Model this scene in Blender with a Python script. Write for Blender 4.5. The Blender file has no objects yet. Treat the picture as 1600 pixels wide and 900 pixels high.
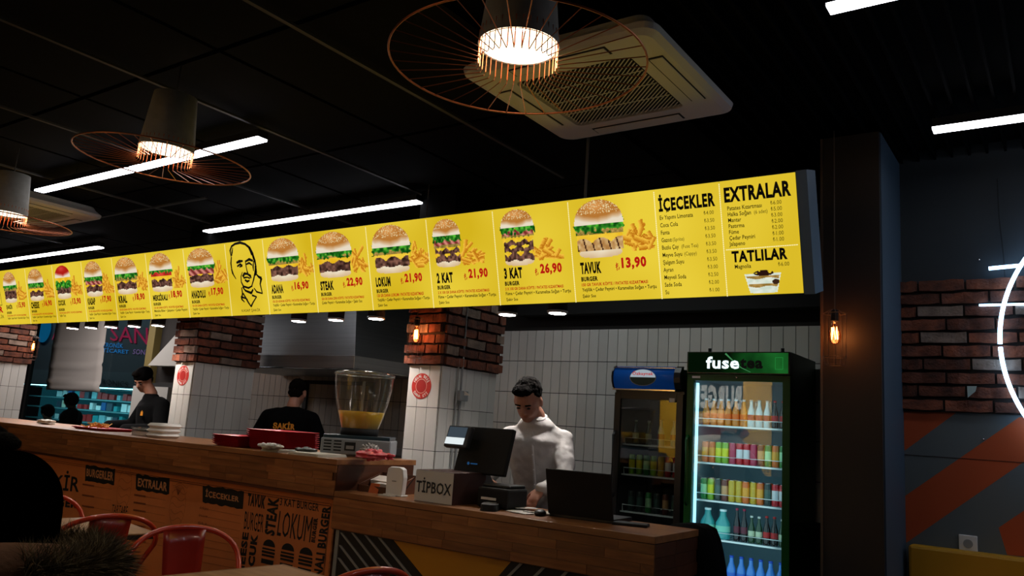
import bpy, math, random
import numpy as np
from mathutils import Vector, Matrix
random.seed(7); rng=np.random.default_rng(7)
PI=math.pi
SC=bpy.context.scene; COL=SC.collection
# ---------------------------------------------------------------- camera
RC=np.array([[0.82084743,-0.04464098,-0.56940027],[0.56734185,0.17862502,0.80387581],[0.06582333,-0.98290401,0.17195058]])
CAM=np.array([0,0,1.40])
cd=bpy.data.cameras.new('camera'); cam=bpy.data.objects.new('camera',cd); COL.objects.link(cam)
cd.lens=28.125; cd.sensor_width=36; cd.clip_start=.05; cd.clip_end=100
r_,u_,b_=RC@[1,0,0],RC@[0,-1,0],RC@[0,0,-1]
cam.matrix_world=Matrix(((r_[0],u_[0],b_[0],0),(r_[1],u_[1],b_[1],0),(r_[2],u_[2],b_[2],1.40),(0,0,0,1)))
SC.camera=cam
# ---------------------------------------------------------------- world, exposure
w=bpy.data.worlds.new('world'); SC.world=w; w.use_nodes=True
w.node_tree.nodes['Background'].inputs[0].default_value=(.02,.03,.045,1)
w.node_tree.nodes['Background'].inputs[1].default_value=.03
SC.view_settings.view_transform='Standard'; SC.view_settings.look='None'
SC.view_settings.exposure=0.0; SC.view_settings.gamma=1.0; SC.view_settings.use_curve_mapping=False
STRIP_E=9.0; SIGN_E=.95; SPOT_W=27; SPOT_E=34; NEON_E=7; BULB_E=30; LAMP_E=14; PEND_W=5
def area(name,loc,sx,sy,e,col,rx=0):
    l=bpy.data.lights.new(name,'AREA'); l.shape='RECTANGLE'; l.size=sx; l.size_y=sy; l.energy=e; l.color=col
    o=bpy.data.objects.new(name,l); COL.objects.link(o); o.location=loc; o.rotation_euler=(rx,0,0); return o
area('kitchen_fill',(-10.6,5.0,2.95),2.4,.1,55,(1,.93,.9))  # added unseen fill, brightens the window paper and kitchen side
area('dining_fill',(-3.2,-.6,2.95),2.6,.1,9,(1,.95,.88))  # added fill behind the camera, lifts the tables and front guests
area('till_wall_fill',(-2.9,5.2,2.95),1.6,.1,6,(.93,1,.98))  # added unseen fill for the tiles behind the cashier
area('street_fill',(-17,7.2,4.2),6,.4,55,(.8,.9,1),math.radians(35))  # added fill over the street, lifts the dark fascia
# ---------------------------------------------------------------- helpers
def P(px,py,ax,val):
    """point where the sight line through a photograph position meets the plane axis=val"""
    d=RC@np.array([px-800.,py-450.,1250.]); t=(val-CAM[ax])/d[ax]; return CAM+d*t
def lin(c):
    if isinstance(c,str): c=[int(c[i:i+2],16)/255 for i in (0,2,4)]
    return tuple((x/12.92 if x<=.04045 else ((x+.055)/1.055)**2.4) for x in c)
MATS={}
def mat(name,col,rough=.6,metal=0,emit=0,var=0,noise=0,nscale=(8,8,8),bump=0,bscale=40,spec=.5,trans=0,coat=0,col2=None):
    if name in MATS: return MATS[name]
    m=bpy.data.materials.new(name); m.use_nodes=True; nt=m.node_tree; N=nt.nodes; L=nt.links
    b=N['Principled BSDF']; c=lin(col)
    b.inputs['Base Color'].default_value=(*c,1); b.inputs['Roughness'].default_value=rough
    b.inputs['Metallic'].default_value=metal; b.inputs['Specular IOR Level'].default_value=spec
    b.inputs['Coat Weight'].default_value=coat
    if trans: b.inputs['Transmission Weight'].default_value=trans
    if emit: b.inputs['Emission Color'].default_value=(*c,1); b.inputs['Emission Strength'].default_value=emit
    src=None
    if noise:
        tc=N.new('ShaderNodeTexCoord'); mp=N.new('ShaderNodeMapping'); mp.inputs['Scale'].default_value=nscale
        L.new(tc.outputs['Object'],mp.inputs['Vector'])
        oi=N.new('ShaderNodeObjectInfo'); ad=N.new('ShaderNodeVectorMath'); ad.operation='ADD'
        ml=N.new('ShaderNodeVectorMath'); ml.operation='SCALE'; L.new(oi.outputs['Random'],ml.inputs['Scale']); ml.inputs[0].default_value=(37,51,23)
        L.new(mp.outputs[0],ad.inputs[0]); L.new(ml.outputs[0],ad.inputs[1])
        n=N.new('ShaderNodeTexNoise'); n.inputs['Scale'].default_value=1; n.inputs['Detail'].default_value=5; L.new(ad.outputs[0],n.inputs['Vector'])
        cr=N.new('ShaderNodeValToRGB'); cr.color_ramp.elements[0].position=.3; cr.color_ramp.elements[1].position=.7
        c2=lin(col2) if col2 else tuple(x*(1-noise) for x in c)
        cr.color_ramp.elements[0].color=(*c2,1); cr.color_ramp.elements[1].color=(*c,1)
        L.new(n.outputs[0],cr.inputs[0]); src=cr.outputs[0]
    if var:
        oi=N.new('ShaderNodeObjectInfo'); mr=N.new('ShaderNodeMapRange'); mr.inputs['To Min'].default_value=1-var; mr.inputs['To Max'].default_value=1+var*.6
        L.new(oi.outputs['Random'],mr.inputs['Value'])
        mx=N.new('ShaderNodeMix'); mx.data_type='RGBA'; mx.blend_type='MULTIPLY'; mx.inputs[0].default_value=1
        if src: L.new(src,mx.inputs[6])
        else: mx.inputs[6].default_value=(*c,1)
        L.new(mr.outputs[0],mx.inputs[7]); src=mx.outputs[2]
    if src: L.new(src,b.inputs['Base Color'])
    if bump:
        tc=N.new('ShaderNodeTexCoord'); n=N.new('ShaderNodeTexNoise'); n.inputs['Scale'].default_value=bscale; n.inputs['Detail'].default_value=4
        L.new(tc.outputs['Object'],n.inputs['Vector'])
        bp=N.new('ShaderNodeBump'); bp.inputs['Strength'].default_value=bump; bp.inputs['Distance'].default_value=.01
        L.new(n.outputs[0],bp.inputs['Height']); L.new(bp.outputs[0],b.inputs['Normal'])
    MATS[name]=m; return m
def glow(name,col,strength):
    if name in MATS: return MATS[name]
    m=bpy.data.materials.new(name); m.use_nodes=True; nt=m.node_tree; nt.nodes.clear()
    o=nt.nodes.new('ShaderNodeOutputMaterial'); e=nt.nodes.new('ShaderNodeEmission')
    e.inputs[0].default_value=(*lin(col),1); e.inputs[1].default_value=strength; nt.links.new(e.outputs[0],o.inputs[0])
    MATS[name]=m; return m
def glass(name,tint='ffffff',f0=.04,rough=0.0,gl=1.0,haze=0,hz='ffffff'):
    if name in MATS: return MATS[name]
    m=bpy.data.materials.new(name); m.use_nodes=True; nt=m.node_tree; nt.nodes.clear(); N=nt.nodes; L=nt.links
    o=N.new('ShaderNodeOutputMaterial'); t=N.new('ShaderNodeBsdfTransparent'); g=N.new('ShaderNodeBsdfGlossy'); x=N.new('ShaderNodeMixShader')
    lw=N.new('ShaderNodeLayerWeight'); lw.inputs[0].default_value=.5; pw=N.new('ShaderNodeMath'); pw.operation='POWER'; pw.inputs[1].default_value=5
    mr=N.new('ShaderNodeMapRange'); mr.inputs['To Min'].default_value=f0; mr.inputs['To Max'].default_value=.9
    t.inputs[0].default_value=(*lin(tint),1); g.inputs['Roughness'].default_value=rough; g.inputs[0].default_value=(gl,gl,gl,1)
    L.new(lw.outputs['Facing'],pw.inputs[0]); L.new(pw.outputs[0],mr.inputs['Value']); L.new(mr.outputs[0],x.inputs[0])
    src=t.outputs[0]
    if haze:
        d=N.new('ShaderNodeBsdfDiffuse'); d.inputs[0].default_value=(*lin(hz),1); y=N.new('ShaderNodeMixShader'); y.inputs[0].default_value=haze
        L.new(src,y.inputs[1]); L.new(d.outputs[0],y.inputs[2]); src=y.outputs[0]
    L.new(src,x.inputs[1]); L.new(g.outputs[0],x.inputs[2]); L.new(x.outputs[0],o.inputs[0])
    MATS[name]=m; return m
class MB:
    def __init__(s): s.v=[]; s.f=[]; s.m=[]; s.c=[]
    def add(s,vs,fs,m=0):
        k=len(s.v); s.v+= [tuple(map(float,p)) for p in vs]; s.f+=[tuple(i+k for i in f) for f in fs]; s.m+=[m]*len(fs)
    def box(s,x0,x1,y0,y1,z0,z1,m=0,M=None):
        vs=[(x,y,z) for x in(x0,x1) for y in(y0,y1) for z in(z0,z1)]
        if M is not None: vs=[tuple(M@Vector(p)) for p in vs]
        s.add(vs,[(0,1,3,2),(4,6,7,5),(0,4,5,1),(2,3,7,6),(0,2,6,4),(1,5,7,3)],m); return s
    def quad(s,a,b,c,d,m=0): s.add([a,b,c,d],[(0,1,2,3)],m)
    def lathe(s,prof,n=24,c=(0,0,0),M=None,m=0,cap=True):
        vs=[];fs=[]
        for r,z in prof:
            for i in range(n):
                a=2*PI*i/n; p=Vector((r*math.cos(a),r*math.sin(a),z))
                if M is not None: p=M@p
                vs.append((p[0]+c[0],p[1]+c[1],p[2]+c[2]))
        for j in range(len(prof)-1):
            for i in range(n):
                k=(i+1)%n; fs.append((j*n+i,j*n+k,(j+1)*n+k,(j+1)*n+i))
        if cap:
            fs.append(tuple(range(n-1,-1,-1))); fs.append(tuple((len(prof)-1)*n+i for i in range(n)))
        s.add(vs,fs,m); return s
    def tube(s,pts,r,n=8,m=0,closed=False,cap=True):
        pts=[Vector(p) for p in pts]; N=len(pts); rs=r if hasattr(r,'__len__') else [r]*N; vs=[];fs=[]; ref=None
        for i,p in enumerate(pts):
            if closed: t=(pts[(i+1)%N]-pts[i-1])
            else: t=pts[min(i+1,N-1)]-pts[max(i-1,0)]
            t.normalize()
            if ref is None: ref=Vector((0,0,1)) if abs(t.z)<.9 else Vector((1,0,0))
            a=t.cross(ref)
            if a.length<1e-4: a=t.cross(Vector((0,1,0)))
            a.normalize(); b=t.cross(a); ref=-b if False else ref
            for k in range(n):
                q=2*PI*k/n; vs.append(p+a*math.cos(q)*rs[i]+b*math.sin(q)*rs[i])
        M_=N if closed else N-1
        for i in range(M_):
            j=(i+1)%N
            for k in range(n):
                l=(k+1)%n; fs.append((i*n+k,i*n+l,j*n+l,j*n+k))
        if not closed and cap:
            fs.append(tuple(range(n-1,-1,-1))); fs.append(tuple((N-1)*n+k for k in range(n)))
        s.add(vs,fs,m); return s
    def ell(s,c,r,n=14,k=9,M=None,m=0):
        vs=[];fs=[]
        for j in range(1,k):
            th=PI*j/k
            for i in range(n):
                a=2*PI*i/n; p=Vector((r[0]*math.sin(th)*math.cos(a),r[1]*math.sin(th)*math.sin(a),-r[2]*math.cos(th)))
                if M is not None: p=M@p
                vs.append(p+Vector(c))
        for z in(-1,1):
            p=Vector((0,0,z*r[2])); 
            if M is not None: p=M@p
            vs.append(p+Vector(c))
        B=len(vs)-2
        for j in range(k-2):
            for i in range(n):
                l=(i+1)%n; fs.append((j*n+i,j*n+l,(j+1)*n+l,(j+1)*n+i))
        for i in range(n):
            l=(i+1)%n; fs.append((B,l,i)); fs.append((B+1,(k-2)*n+i,(k-2)*n+l))
        s.add(vs,fs,m); return s
    def chain(s,pts,rs,n=12,m=0):
        for i,p in enumerate(pts):
            s.ell(p,(rs[i],)*3,n,8,m=m)
            if i: s.tube([pts[i-1],p],[rs[i-1],rs[i]],n,m=m)
    def loft(s,secs,n=24,m=0,pw=2.0):
        """secs: (center, rx, ry) horizontal super-ellipses"""
        vs=[];fs=[]
        for c,rx,ry in secs:
            for i in range(n):
                a=2*PI*i/n; ca,sa=math.cos(a),math.sin(a)
                vs.append((c[0]+rx*math.copysign(abs(ca)**(2/pw),ca),c[1]+ry*math.copysign(abs(sa)**(2/pw),sa),c[2]))
        for j in range(len(secs)-1):
            for i in range(n):
                k=(i+1)%n; fs.append((j*n+i,j*n+k,(j+1)*n+k,(j+1)*n+i))
        fs.append(tuple(range(n-1,-1,-1))); fs.append(tuple((len(secs)-1)*n+i for i in range(n)))
        s.add(vs,fs,m); return s
    def prism(s,poly,y0,y1,m=0):
        """poly in xz, extruded along y"""
        n=len(poly); vs=[(x,y0,z) for x,z in poly]+[(x,y1,z) for x,z in poly]
        fs=[tuple(range(n)),tuple(range(2*n-1,n-1,-1))]+[(i,i+n,(i+1)%n+n,(i+1)%n) for i in range(n)]
        s.add(vs,fs,m); return s
    def ribbon(s,pts,wd,y,m=0):
        """flat stroke in the xz plane"""
        for i in range(len(pts)-1):
            a=np.array(pts[i],float); b=np.array(pts[i+1],float); d=b-a; L=np.hypot(*d)
            if L<1e-6: continue
            w0=(wd[i] if hasattr(wd,'__len__') else wd)/2; w1=(wd[i+1] if hasattr(wd,'__len__') else wd)/2
            n=np.array([-d[1],d[0]])/L; e=d/L*min(w0,w1)*.4; a=a-e;b=b+e
            q=[a-n*w0,b-n*w1,b+n*w1,a+n*w0]; s.add([(p[0],y,p[1]) for p in q],[(0,1,2,3)],m)
    def mesh(s,name,mats,smooth=False):
        me=bpy.data.meshes.new(name); me.from_pydata(s.v,[],s.f)
        for m in (mats if isinstance(mats,(list,tuple)) else [mats]): me.materials.append(m)
        if any(s.m): me.polygons.foreach_set('material_index',s.m)
        if smooth: me.polygons.foreach_set('use_smooth',[True]*len(s.f))
        me.update(); return me
def link(name,me,parent=None,loc=None,rot=None):
    o=bpy.data.objects.new(name,me); COL.objects.link(o)
    if parent is not None: o.parent=parent
    if loc is not None: o.location=loc
    if rot is not None: o.rotation_euler=rot
    return o
def obj(name,mb,mats,parent=None,smooth=False,loc=None,rot=None,bevel=0,label=None):
    o=link(name,mb.mesh(name,mats,smooth),parent,loc,rot)
    if bevel:
        b=o.modifiers.new('b','BEVEL'); b.width=bevel; b.segments=2; b.limit_method='ANGLE'
    if label: o['label']=label
    return o
def tag(o,label=None,cat=None,group=None,kind=None):
    if label: o['label']=label
    if cat: o['category']=cat
    if group: o['group']=group
    if kind: o['kind']=kind
    return o
def thing(name,label,cat,loc=(0,0,0),rotz=0,group=None):
    o=bpy.data.objects.new(name,None); COL.objects.link(o); o.location=loc; o.rotation_euler=(0,0,rotz); o.empty_display_size=.1
    return tag(o,label,cat,group)
def dup(root,loc,rotz=None,label=None):
    r=root.copy(); COL.objects.link(r); r.location=loc
    if rotz is not None: r.rotation_euler=(0,0,rotz)
    if label: r['label']=label
    for ch in list(root.children):
        c=ch.copy(); COL.objects.link(c); c.parent=r
        for g in list(ch.children):
            d=g.copy(); COL.objects.link(d); d.parent=c
    return r
ORD=['first','second','third','fourth','fifth','sixth','seventh','eighth','ninth','tenth','eleventh','twelfth','thirteenth','fourteenth','fifteenth']
# text -> flat triangles
_TC={}
def tmesh(s,bold):
    k=(s,bold)
    if k in _TC: return _TC[k]
    cu=bpy.data.curves.new('t','FONT'); cu.body=s; cu.size=1; cu.offset=bold; cu.space_character=1+bold*2.4; cu.resolution_u=2; cu.fill_mode='FRONT'
    o=bpy.data.objects.new('t',cu); me=bpy.data.meshes.new_from_object(o)
    vs=[(v.co.x,v.co.y) for v in me.vertices]; fs=[tuple(p.vertices) for p in me.polygons]
    bpy.data.objects.remove(o); bpy.data.curves.remove(cu); bpy.data.meshes.remove(me)
    _TC[k]=(vs,fs); return _TC[k]
def textfit(mb,s,x0,z0,x1,z1,y,m=0,bold=0.0,rot=0,quad=None):
    """stretch the string into a box of the xz plane (or a quad of four xz corners bl,br,tr,tl); rot=90 reads upward"""
    vs,fs=tmesh(s,bold)
    if not vs: return
    a=np.array(vs); lo=a.min(0); hi=a.max(0); u=(a-lo)/(hi-lo+1e-9)
    if rot==90: u=np.stack([1-u[:,1],u[:,0]],1)
    if quad is not None:
        bl,br,tr,tl=[np.array(q,float) for q in quad]; U=u[:,:1];V=u[:,1:]
        p=bl*(1-U)*(1-V)+br*U*(1-V)+tr*U*V+tl*(1-U)*V
    else: p=np.stack([x0+u[:,0]*(x1-x0),z0+u[:,1]*(z1-z0)],1)
    mb.add([(q[0],y,q[1]) for q in p],fs,m)
def textat(mb,s,x,z,size,y,m=0,sx=1.0,bold=0.0,maxw=None,right=False):
    vs,fs=tmesh(s,bold)
    if not vs: return
    a=np.array(vs)*size; a[:,0]*=sx
    if maxw and a[:,0].max()>maxw: a[:,0]*=maxw/a[:,0].max()
    if right: a[:,0]-=a[:,0].max()
    mb.add([(x+q[0],y,z+q[1]) for q in a],fs,m)
# ---------------------------------------------------------------- materials
M_black=mat('black_plastic','0b0b0c',.45); M_matblack=mat('matte_black','060606',.8)
M_dark=mat('dark_panel','15110e',.7,noise=.4,nscale=(3,3,3)); M_grout=mat('grout','1e1b19',.9)
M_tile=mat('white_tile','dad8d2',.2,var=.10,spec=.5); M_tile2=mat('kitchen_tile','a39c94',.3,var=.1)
M_brick=mat('brick','8a4a30',.85,var=.5,noise=.55,nscale=(14,14,14),bump=.6,bscale=60,col2='4a2a20')
M_brickpale=mat('pale_brick','9a8272',.85,var=.3,noise=.5,nscale=(14,14,14),bump=.6,bscale=60)
M_mortar=mat('mortar','2a221e',.95)
M_wood=mat('oak_stave','a46a3c',.38,var=.32,noise=.45,nscale=(4,30,46),col2='7a4824')
M_woodtop=mat('counter_wood','a06c42',.35,noise=.4,nscale=(3,22,22),col2='7a4c2a')
M_woodend=mat('dark_wood','5a3018',.45,var=.25,noise=.4,nscale=(20,4,30))
M_steel=mat('stainless','b4b5b4',.42,1.0,noise=.15,nscale=(1,1,60)); M_chrome=mat('chrome','cccccc',.15,1)
M_cream=mat('cream_plastic','e4e0dc',.45); M_grey=mat('grey_plastic','8c8f90',.5); M_white=mat('white_plastic','dcdcda',.4)
M_paper=mat('white_paper','d6d4ce',.8,noise=.08,nscale=(6,6,6)); M_copper=mat('copper_wire','b4643c',.35,.8)
M_concrete=mat('grey_shade','928f8a',.8,noise=.2,nscale=(20,20,20)); M_red=mat('red_plastic','b01828',.45)
M_redm=mat('red_metal','d2431f',.3,coat=.5); M_skin=mat('skin','b5806a',.55); M_hair=mat('dark_hair','0c0806',.95,bump=.6,bscale=120,spec=.08)
M_shirt=mat('white_shirt','c9c6c4',.8,bump=.5,bscale=18); M_blackcloth=mat('black_cloth','060607',.95,bump=.5,bscale=25,spec=.1)
M_kraft=mat('kraft_print','d0783c',.7,noise=.12,nscale=(6,6,6)); M_kraftdark=mat('kraft_faint','8c4a20',.7); M_ink=mat('ink','0d0907',.7)
M_strip=glow('tube_light','f4f6ff',STRIP_E); M_spotlens=glow('spot_lens','fff0ea',SPOT_E)
# ---------------------------------------------------------------- room
def struct(name,mb,m,parent=None):
    o=obj(name,mb,m,parent); 
    if parent is None: o['kind']='structure'
    return o
struct('floor',MB().box(-15,4,-3,6.4,-.1,0),mat('floor_concrete','3a3634',.5,noise=.3,nscale=(2,2,2)))
CZ=3.05
ceil=struct('ceiling',MB().box(-15,4,-3,6.4,CZ+.06,CZ+.16),mat('ceiling_black','050505',.95,spec=.1))
slm=MB().box(-.006,.006,-2.9,6.2,0,.055).mesh('slat',mat('ceiling_slat','040405',.9,spec=.05))
for k in range(66): link('slat',slm,ceil,(-1.6+k*.085,0,CZ))
pnl=MB().box(-.61,.61,-.61,.61,0,.02).mesh('ceiling_panel',mat('ceiling_tile_black','070606',.9,noise=.3,spec=.1))
for i in range(10):
    for j in range(7): link('ceiling_panel',pnl,ceil,(-13.9+i*1.25,-2.3+j*1.25,CZ+.03))
rl=mat('ceiling_rail','3c3934',.6)
for (x0,y0,x1,y1) in ((-2.83,1.2,-2.55,4.3),(-6.35,.6,-6.35,6.1),(-5.05,.6,-5.05,6.1),(-3.85,.6,-3.85,6.1),(-8.9,.6,-8.9,6.1)):
    x=(x0+x1)/2; struct('ceiling_rail',MB().box(x-.012,x+.012,y0,y1,CZ-.012,CZ),rl,ceil)
for y in (3.62,): struct('ceiling_rail',MB().box(-9,-5.6,y-.012,y+.012,CZ-.012,CZ),rl,ceil)
wr=MB().box(-15,4,-3.1,-3,0,CZ+.1); struct('wall_rear',wr,mat('rear_wall','4a4540',.9))
struct('wall_left',MB().box(-15.1,-15,-3,6.4,0,CZ+.1),mat('left_wall','2c2826',.9))
struct('wall_right',MB().box(4,4.1,-3,6.4,0,CZ+.1),mat('right_wall','2c2c30',.9))
# tiled back walls (individual tiles)
def tiles(parent,x0,x1,z0,z1,y,tw,th,me,axis='x',gap=.004,ph=0):
    nx=int(round((x1-x0)/tw)); nz=int(math.ceil((z1-z0)/th))
    for i in range(nx):
        for j in range(nz):
            p=(x0+(i+.5)*tw,y,z1-(j+.5)*th) if axis=='x' else (y,x0+(i+.5)*tw,z1-(j+.5)*th)
            o=link('tile',me,parent,p,(0,0,0) if axis=='x' else (0,0,PI/2))
TW,TH=.0945,.2875
tmx=MB().box(-TW/2+.0026,TW/2-.0026,-.006,.006,-TH/2+.003,TH/2-.003)
tme=tmx.mesh('tile',M_tile); tme2=tmx.mesh('tile',M_tile2)
wb=struct('wall_back',MB().box(-4.9,4,6.2,6.32,0,CZ+.1),M_grout)
z1=1.4+ (P(900,565,1,6.2)[2]-1.4); ZJ=P(900,565,1,6.2)[2]   # a horizontal joint of the tile wall
tiles(wb,-4.83,-1.30,ZJ-4*TH,ZJ+1*TH,6.197,TW,TH,tme)
ZT=P(1100,489,1,6.2)[2]
struct('trim_1',MB().box(-4.2,-.5,6.05,6.19,ZT,ZT+.12),M_matblack)
struct('trim_2',MB().box(-4.2,-.5,6.10,6.195,ZT+.12,CZ+.05),mat('upper_wall_brown','1c1613',.8))
wk=struct('wall_kitchen',MB().box(-10.2,-4.9,6.2,6.32,0,CZ+.1),mat('kitchen_grout','2e2a28',.9))
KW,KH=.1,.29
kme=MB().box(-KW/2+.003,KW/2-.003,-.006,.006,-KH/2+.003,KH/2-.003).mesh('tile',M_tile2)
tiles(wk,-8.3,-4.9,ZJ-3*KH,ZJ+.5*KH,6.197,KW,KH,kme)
struct('trim_3',MB().box(-10.2,-9.4,5.9,6.2,0,1.62),mat('white_board','b9b6b0',.6))
struct('trim_4',MB().box(-10.36,-10.2,6.1,6.3,0,CZ),mat('olive_post','7a6a3a',.6))
struct('trim_5',MB().box(-10.18,-9.3,6.0,6.2,1.62,1.67),M_matblack)
struct('trim_6',MB().prism([(-10.1,1.9),(-9.5,2.35),(-9.5,2.55),(-9.3,2.55),(-9.3,1.9)],6.0,6.19),mat('white_board','b9b6b0',.6))
# right wall section with bricks and stripes
YR=4.87
wn=struct('wall_front_right',MB().box(-.80,4,YR,YR+.12,0,CZ+.1),mat('blue_grey_plaster','2f353a',.85,noise=.2,nscale=(3,3,3)))
def brickme(wd,ht,dp,seed):
    r=random.Random(seed); mb=MB(); nx=4
    vs=[];fs=[]
    for i in range(nx+1):
        x=-wd/2+wd*i/nx; t=r.uniform(-.004,.004); b=r.uniform(-.004,.004); q=r.uniform(-.005,.003)
        vs+=[(x,-dp/2+q,-ht/2+b),(x,-dp/2+q+r.uniform(-.002,.002),ht/2+t),(x,dp/2,ht/2+t),(x,dp/2,-ht/2+b)]
    for i in range(nx):
        for k in range(4): a=i*4+k; b=i*4+(k+1)%4; fs.append((a,a+4,b+4,b))
    fs+=[(0,1,2,3),(nx*4+3,nx*4+2,nx*4+1,nx*4)]
    mb.add(vs,fs); return mb
BRK=[brickme(.215,.056,.03,i).mesh('brick',M_brick if i!=2 else M_brickpale) for i in range(5)]
BRH=[brickme(.105,.056,.03,i+9).mesh('brick',M_brick) for i in range(3)]
def bricks(parent,a0,a1,z0,z1,fix,axis='x',pitch=.072,rr=None,out=-1):
    n=int((z1-z0)/pitch+.5)
    for j in range(n):
        a=a0-(.112 if j%2 else 0)*(1 if a1-a0>.5 else .5)+random.uniform(-.02,.02) ; z=z0+(j+.5)*pitch
        while a<a1:
            half=(a1-a0<.45 and random.random()<.5); L=.118 if half else .228
            c=a+L/2; lo=max(a,a0-.012); hi=min(a+L-.012,a1+.012)
            if hi-lo>.035:
                me=random.choice(BRH if half else BRK); sc=(hi-lo)/(.105 if half else .215)
                off=random.uniform(-.006,.008); p=((lo+hi)/2,fix+out*off,z) if axis=='x' else (fix-out*off,(lo+hi)/2,z)
                o=link('brick',me,parent,p,(0,0,0) if axis=='x' else (0,0,PI/2)); o.scale=(sc,1,random.uniform(.92,1.06))
            a+=L
z_b0=P(1420,642,1,YR)[2]; z_b1=P(1420,448,1,YR)[2]
struct('trim_7',MB().box(-.79,2.2,YR-.02,YR,z_b0,z_b1+.01),M_mortar)
bricks(wn,-.78,.6,z_b0,z_b1,YR-.022)
z_y=P(1430,849,1,YR)[2]
def stripe(pts,m):
    poly=[tuple(P(x,y,1,YR-.004)[[0,2]]) for x,y in pts]; mb=MB(); mb.prism(poly,YR-.004,YR-.001); return mb
org=mat('orange_paint','b34a1e',.6); gry=mat('grey_paint','5d6466',.6)
struct('painted_panel',MB().box(-.79,2,YR-.0035,YR,z_y-.3,z_b0),gry,wn)
def Q(x,y): return x/2.647+1260,y/2.647+560
struct('painted_stripe',stripe([Q(395,390),Q(395,218),Q(620,224)],org),org,wn)
struct('painted_stripe',stripe([Q(395,775),Q(395,578),Q(880,243),Q(1250,262),Q(1250,160+60)][:3]+[Q(1100,250),Q(1100,290)],org),org,wn)
struct('painted_stripe',stripe([Q(795,700),Q(1100,495),Q(1100,840),Q(830,812)],org),org,wn)
struct('trim_8',MB().box(-.79,2,YR-.006,YR-.003,P(1500,716,1,YR)[2]-.002,P(1500,716,1,YR)[2]+.001),mat('seam','2a1a14',.8))
# bench back
bt=thing('bench','yellow padded bench back along the striped wall','bench',(-.1,YR-.06,0))
obj('backrest',MB().box(-.64,2,-.05,.05,.45,z_y),mat('yellow_vinyl','c08a14',.5),bt,bevel=.015)
obj('seat',MB().box(-.64,2,-.5,-.05,.3,.45),mat('yellow_vinyl','c08a14',.5),bt,bevel=.015)
obj('base',MB().box(-.62,2,-.46,.05,0,.3),M_matblack,bt)
# column beside the fridge
cl=struct('column',MB().box(-1.06,-.772,4.3,YR,0,CZ),mat('column_paint','24190f',.6,noise=.25,nscale=(4,4,4))); cl['kind']='structure'
struct('side_panel',MB().box(-.772,-.765,4.32,YR-.0,0,CZ),mat('column_side_neon_tint','3b4a58',.6),cl)  # bluish side face: neon light painted into its colour
struct('corner_strip',MB().box(-1.063,-1.05,4.294,4.30,0,CZ),mat('corner_edge','4a3c30',.4),cl)
# ---------------------------------------------------------------- pillars
def pillar(name,x0,x1,y0,y1,zb):
    c=struct(name,MB().box(x0,x1,y0,y1,0,CZ),M_grout); c['kind']='structure'
    w=(x1-x0)/3; me=MB().box(-w/2+.002,w/2-.002,-.006,.006,-TH/2+.002,TH/2-.002).mesh('tile',M_tile)
    tiles(c,x0,x1,zb-4*TH,zb,y0-.003,w,TH,me)
    n=7; w2=(y1-y0)/n; me2=MB().box(-w2/2+.002,w2/2-.002,-.006,.006,-TH/2+.002,TH/2-.002).mesh('tile',M_tile)
    tiles(c,y0,y1,zb-4*TH,zb,x1+.003,w2,TH,me2,axis='y')
    struct('mortar_bed',MB().box(x0-.015,x1+.015,y0-.015,y1+.015,zb,zb+.68),M_mortar,c)
    struct('dark_upper_cover',MB().box(x0-.02,x1+.02,y0-.02,y1+.02,zb+.68,CZ),mat('ceiling_black','050505',.95,spec=.1),c)  # added black cover, keeps the pillar above the sign dark
    bricks(c,x0-.02,x1+.02,zb,zb+.66,y0-.02); bricks(c,y0,y1+.02,zb,zb+.66,x1+.02,axis='y',out=-1)
    return c
PY0,PY1=4.2,4.83
ZB=P(690,571,1,PY0)[2]
pillar('pillar',-3.80,-3.518,PY0,PY1,ZB); pillar('pillar',-6.61,-6.34,PY0,PY1,ZB); pillar('pillar',-11.12,-10.84,PY0,PY1,ZB)
# ---------------------------------------------------------------- menu sign
TILT=math.radians(15.5); SZ=2.0735; SH=.54
sign=thing('menu_sign','long yellow backlit menu board tilted over the counter','sign',(0,3.6,SZ)); sign.rotation_euler=(TILT,0,0)
M_yel=bpy.data.materials.new('lit_yellow'); M_yel.use_nodes=True; nt=M_yel.node_tree; nt.nodes.clear()
_o=nt.nodes.new('ShaderNodeOutputMaterial'); _e=nt.nodes.new('ShaderNodeEmission'); _t=nt.nodes.new('ShaderNodeTexCoord'); _n=nt.nodes.new('ShaderNodeTexNoise'); _c=nt.nodes.new('ShaderNodeValToRGB')
_n.inputs['Scale'].default_value=1.6; _n.inputs['Detail'].default_value=1; _c.color_ramp.elements[0].color=(*lin('d9b71e'),1); _c.color_ramp.elements[1].color=(*lin('efd23c'),1)
_c.color_ramp.elements[0].position=.3; _c.color_ramp.elements[1].position=.7
for a,b in((_t.outputs['Object'],_n.inputs['Vector']),(_n.outputs[0],_c.inputs[0]),(_c.outputs[0],_e.inputs[0]),(_e.outputs[0],_o.inputs[0])): nt.links.new(a,b)
_e.inputs[1].default_value=SIGN_E
M_redlit=glow('lit_red','c81e14',.8); M_linelit=glow('lit_line','fff2b0',1.0); M_greylit=glow('lit_soft_grey','4a4310',.6)
M_pic=bpy.data.materials.new('lit_picture'); M_pic.use_nodes=True; nt=M_pic.node_tree; nt.nodes.clear()
_o=nt.nodes.new('ShaderNodeOutputMaterial'); _e=nt.nodes.new('ShaderNodeEmission'); _a=nt.nodes.new('ShaderNodeVertexColor'); _a.layer_name='col'
nt.links.new(_a.outputs[0],_e.inputs[0]); nt.links.new(_e.outputs[0],_o.inputs[0]); _e.inputs[1].default_value=.9
XL,XR=-9.3,-.962
obj('housing',MB().box(XL,XR+.045,.004,.14,0,SH),mat('sign_case','5a6a78',.5),sign)
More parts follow.
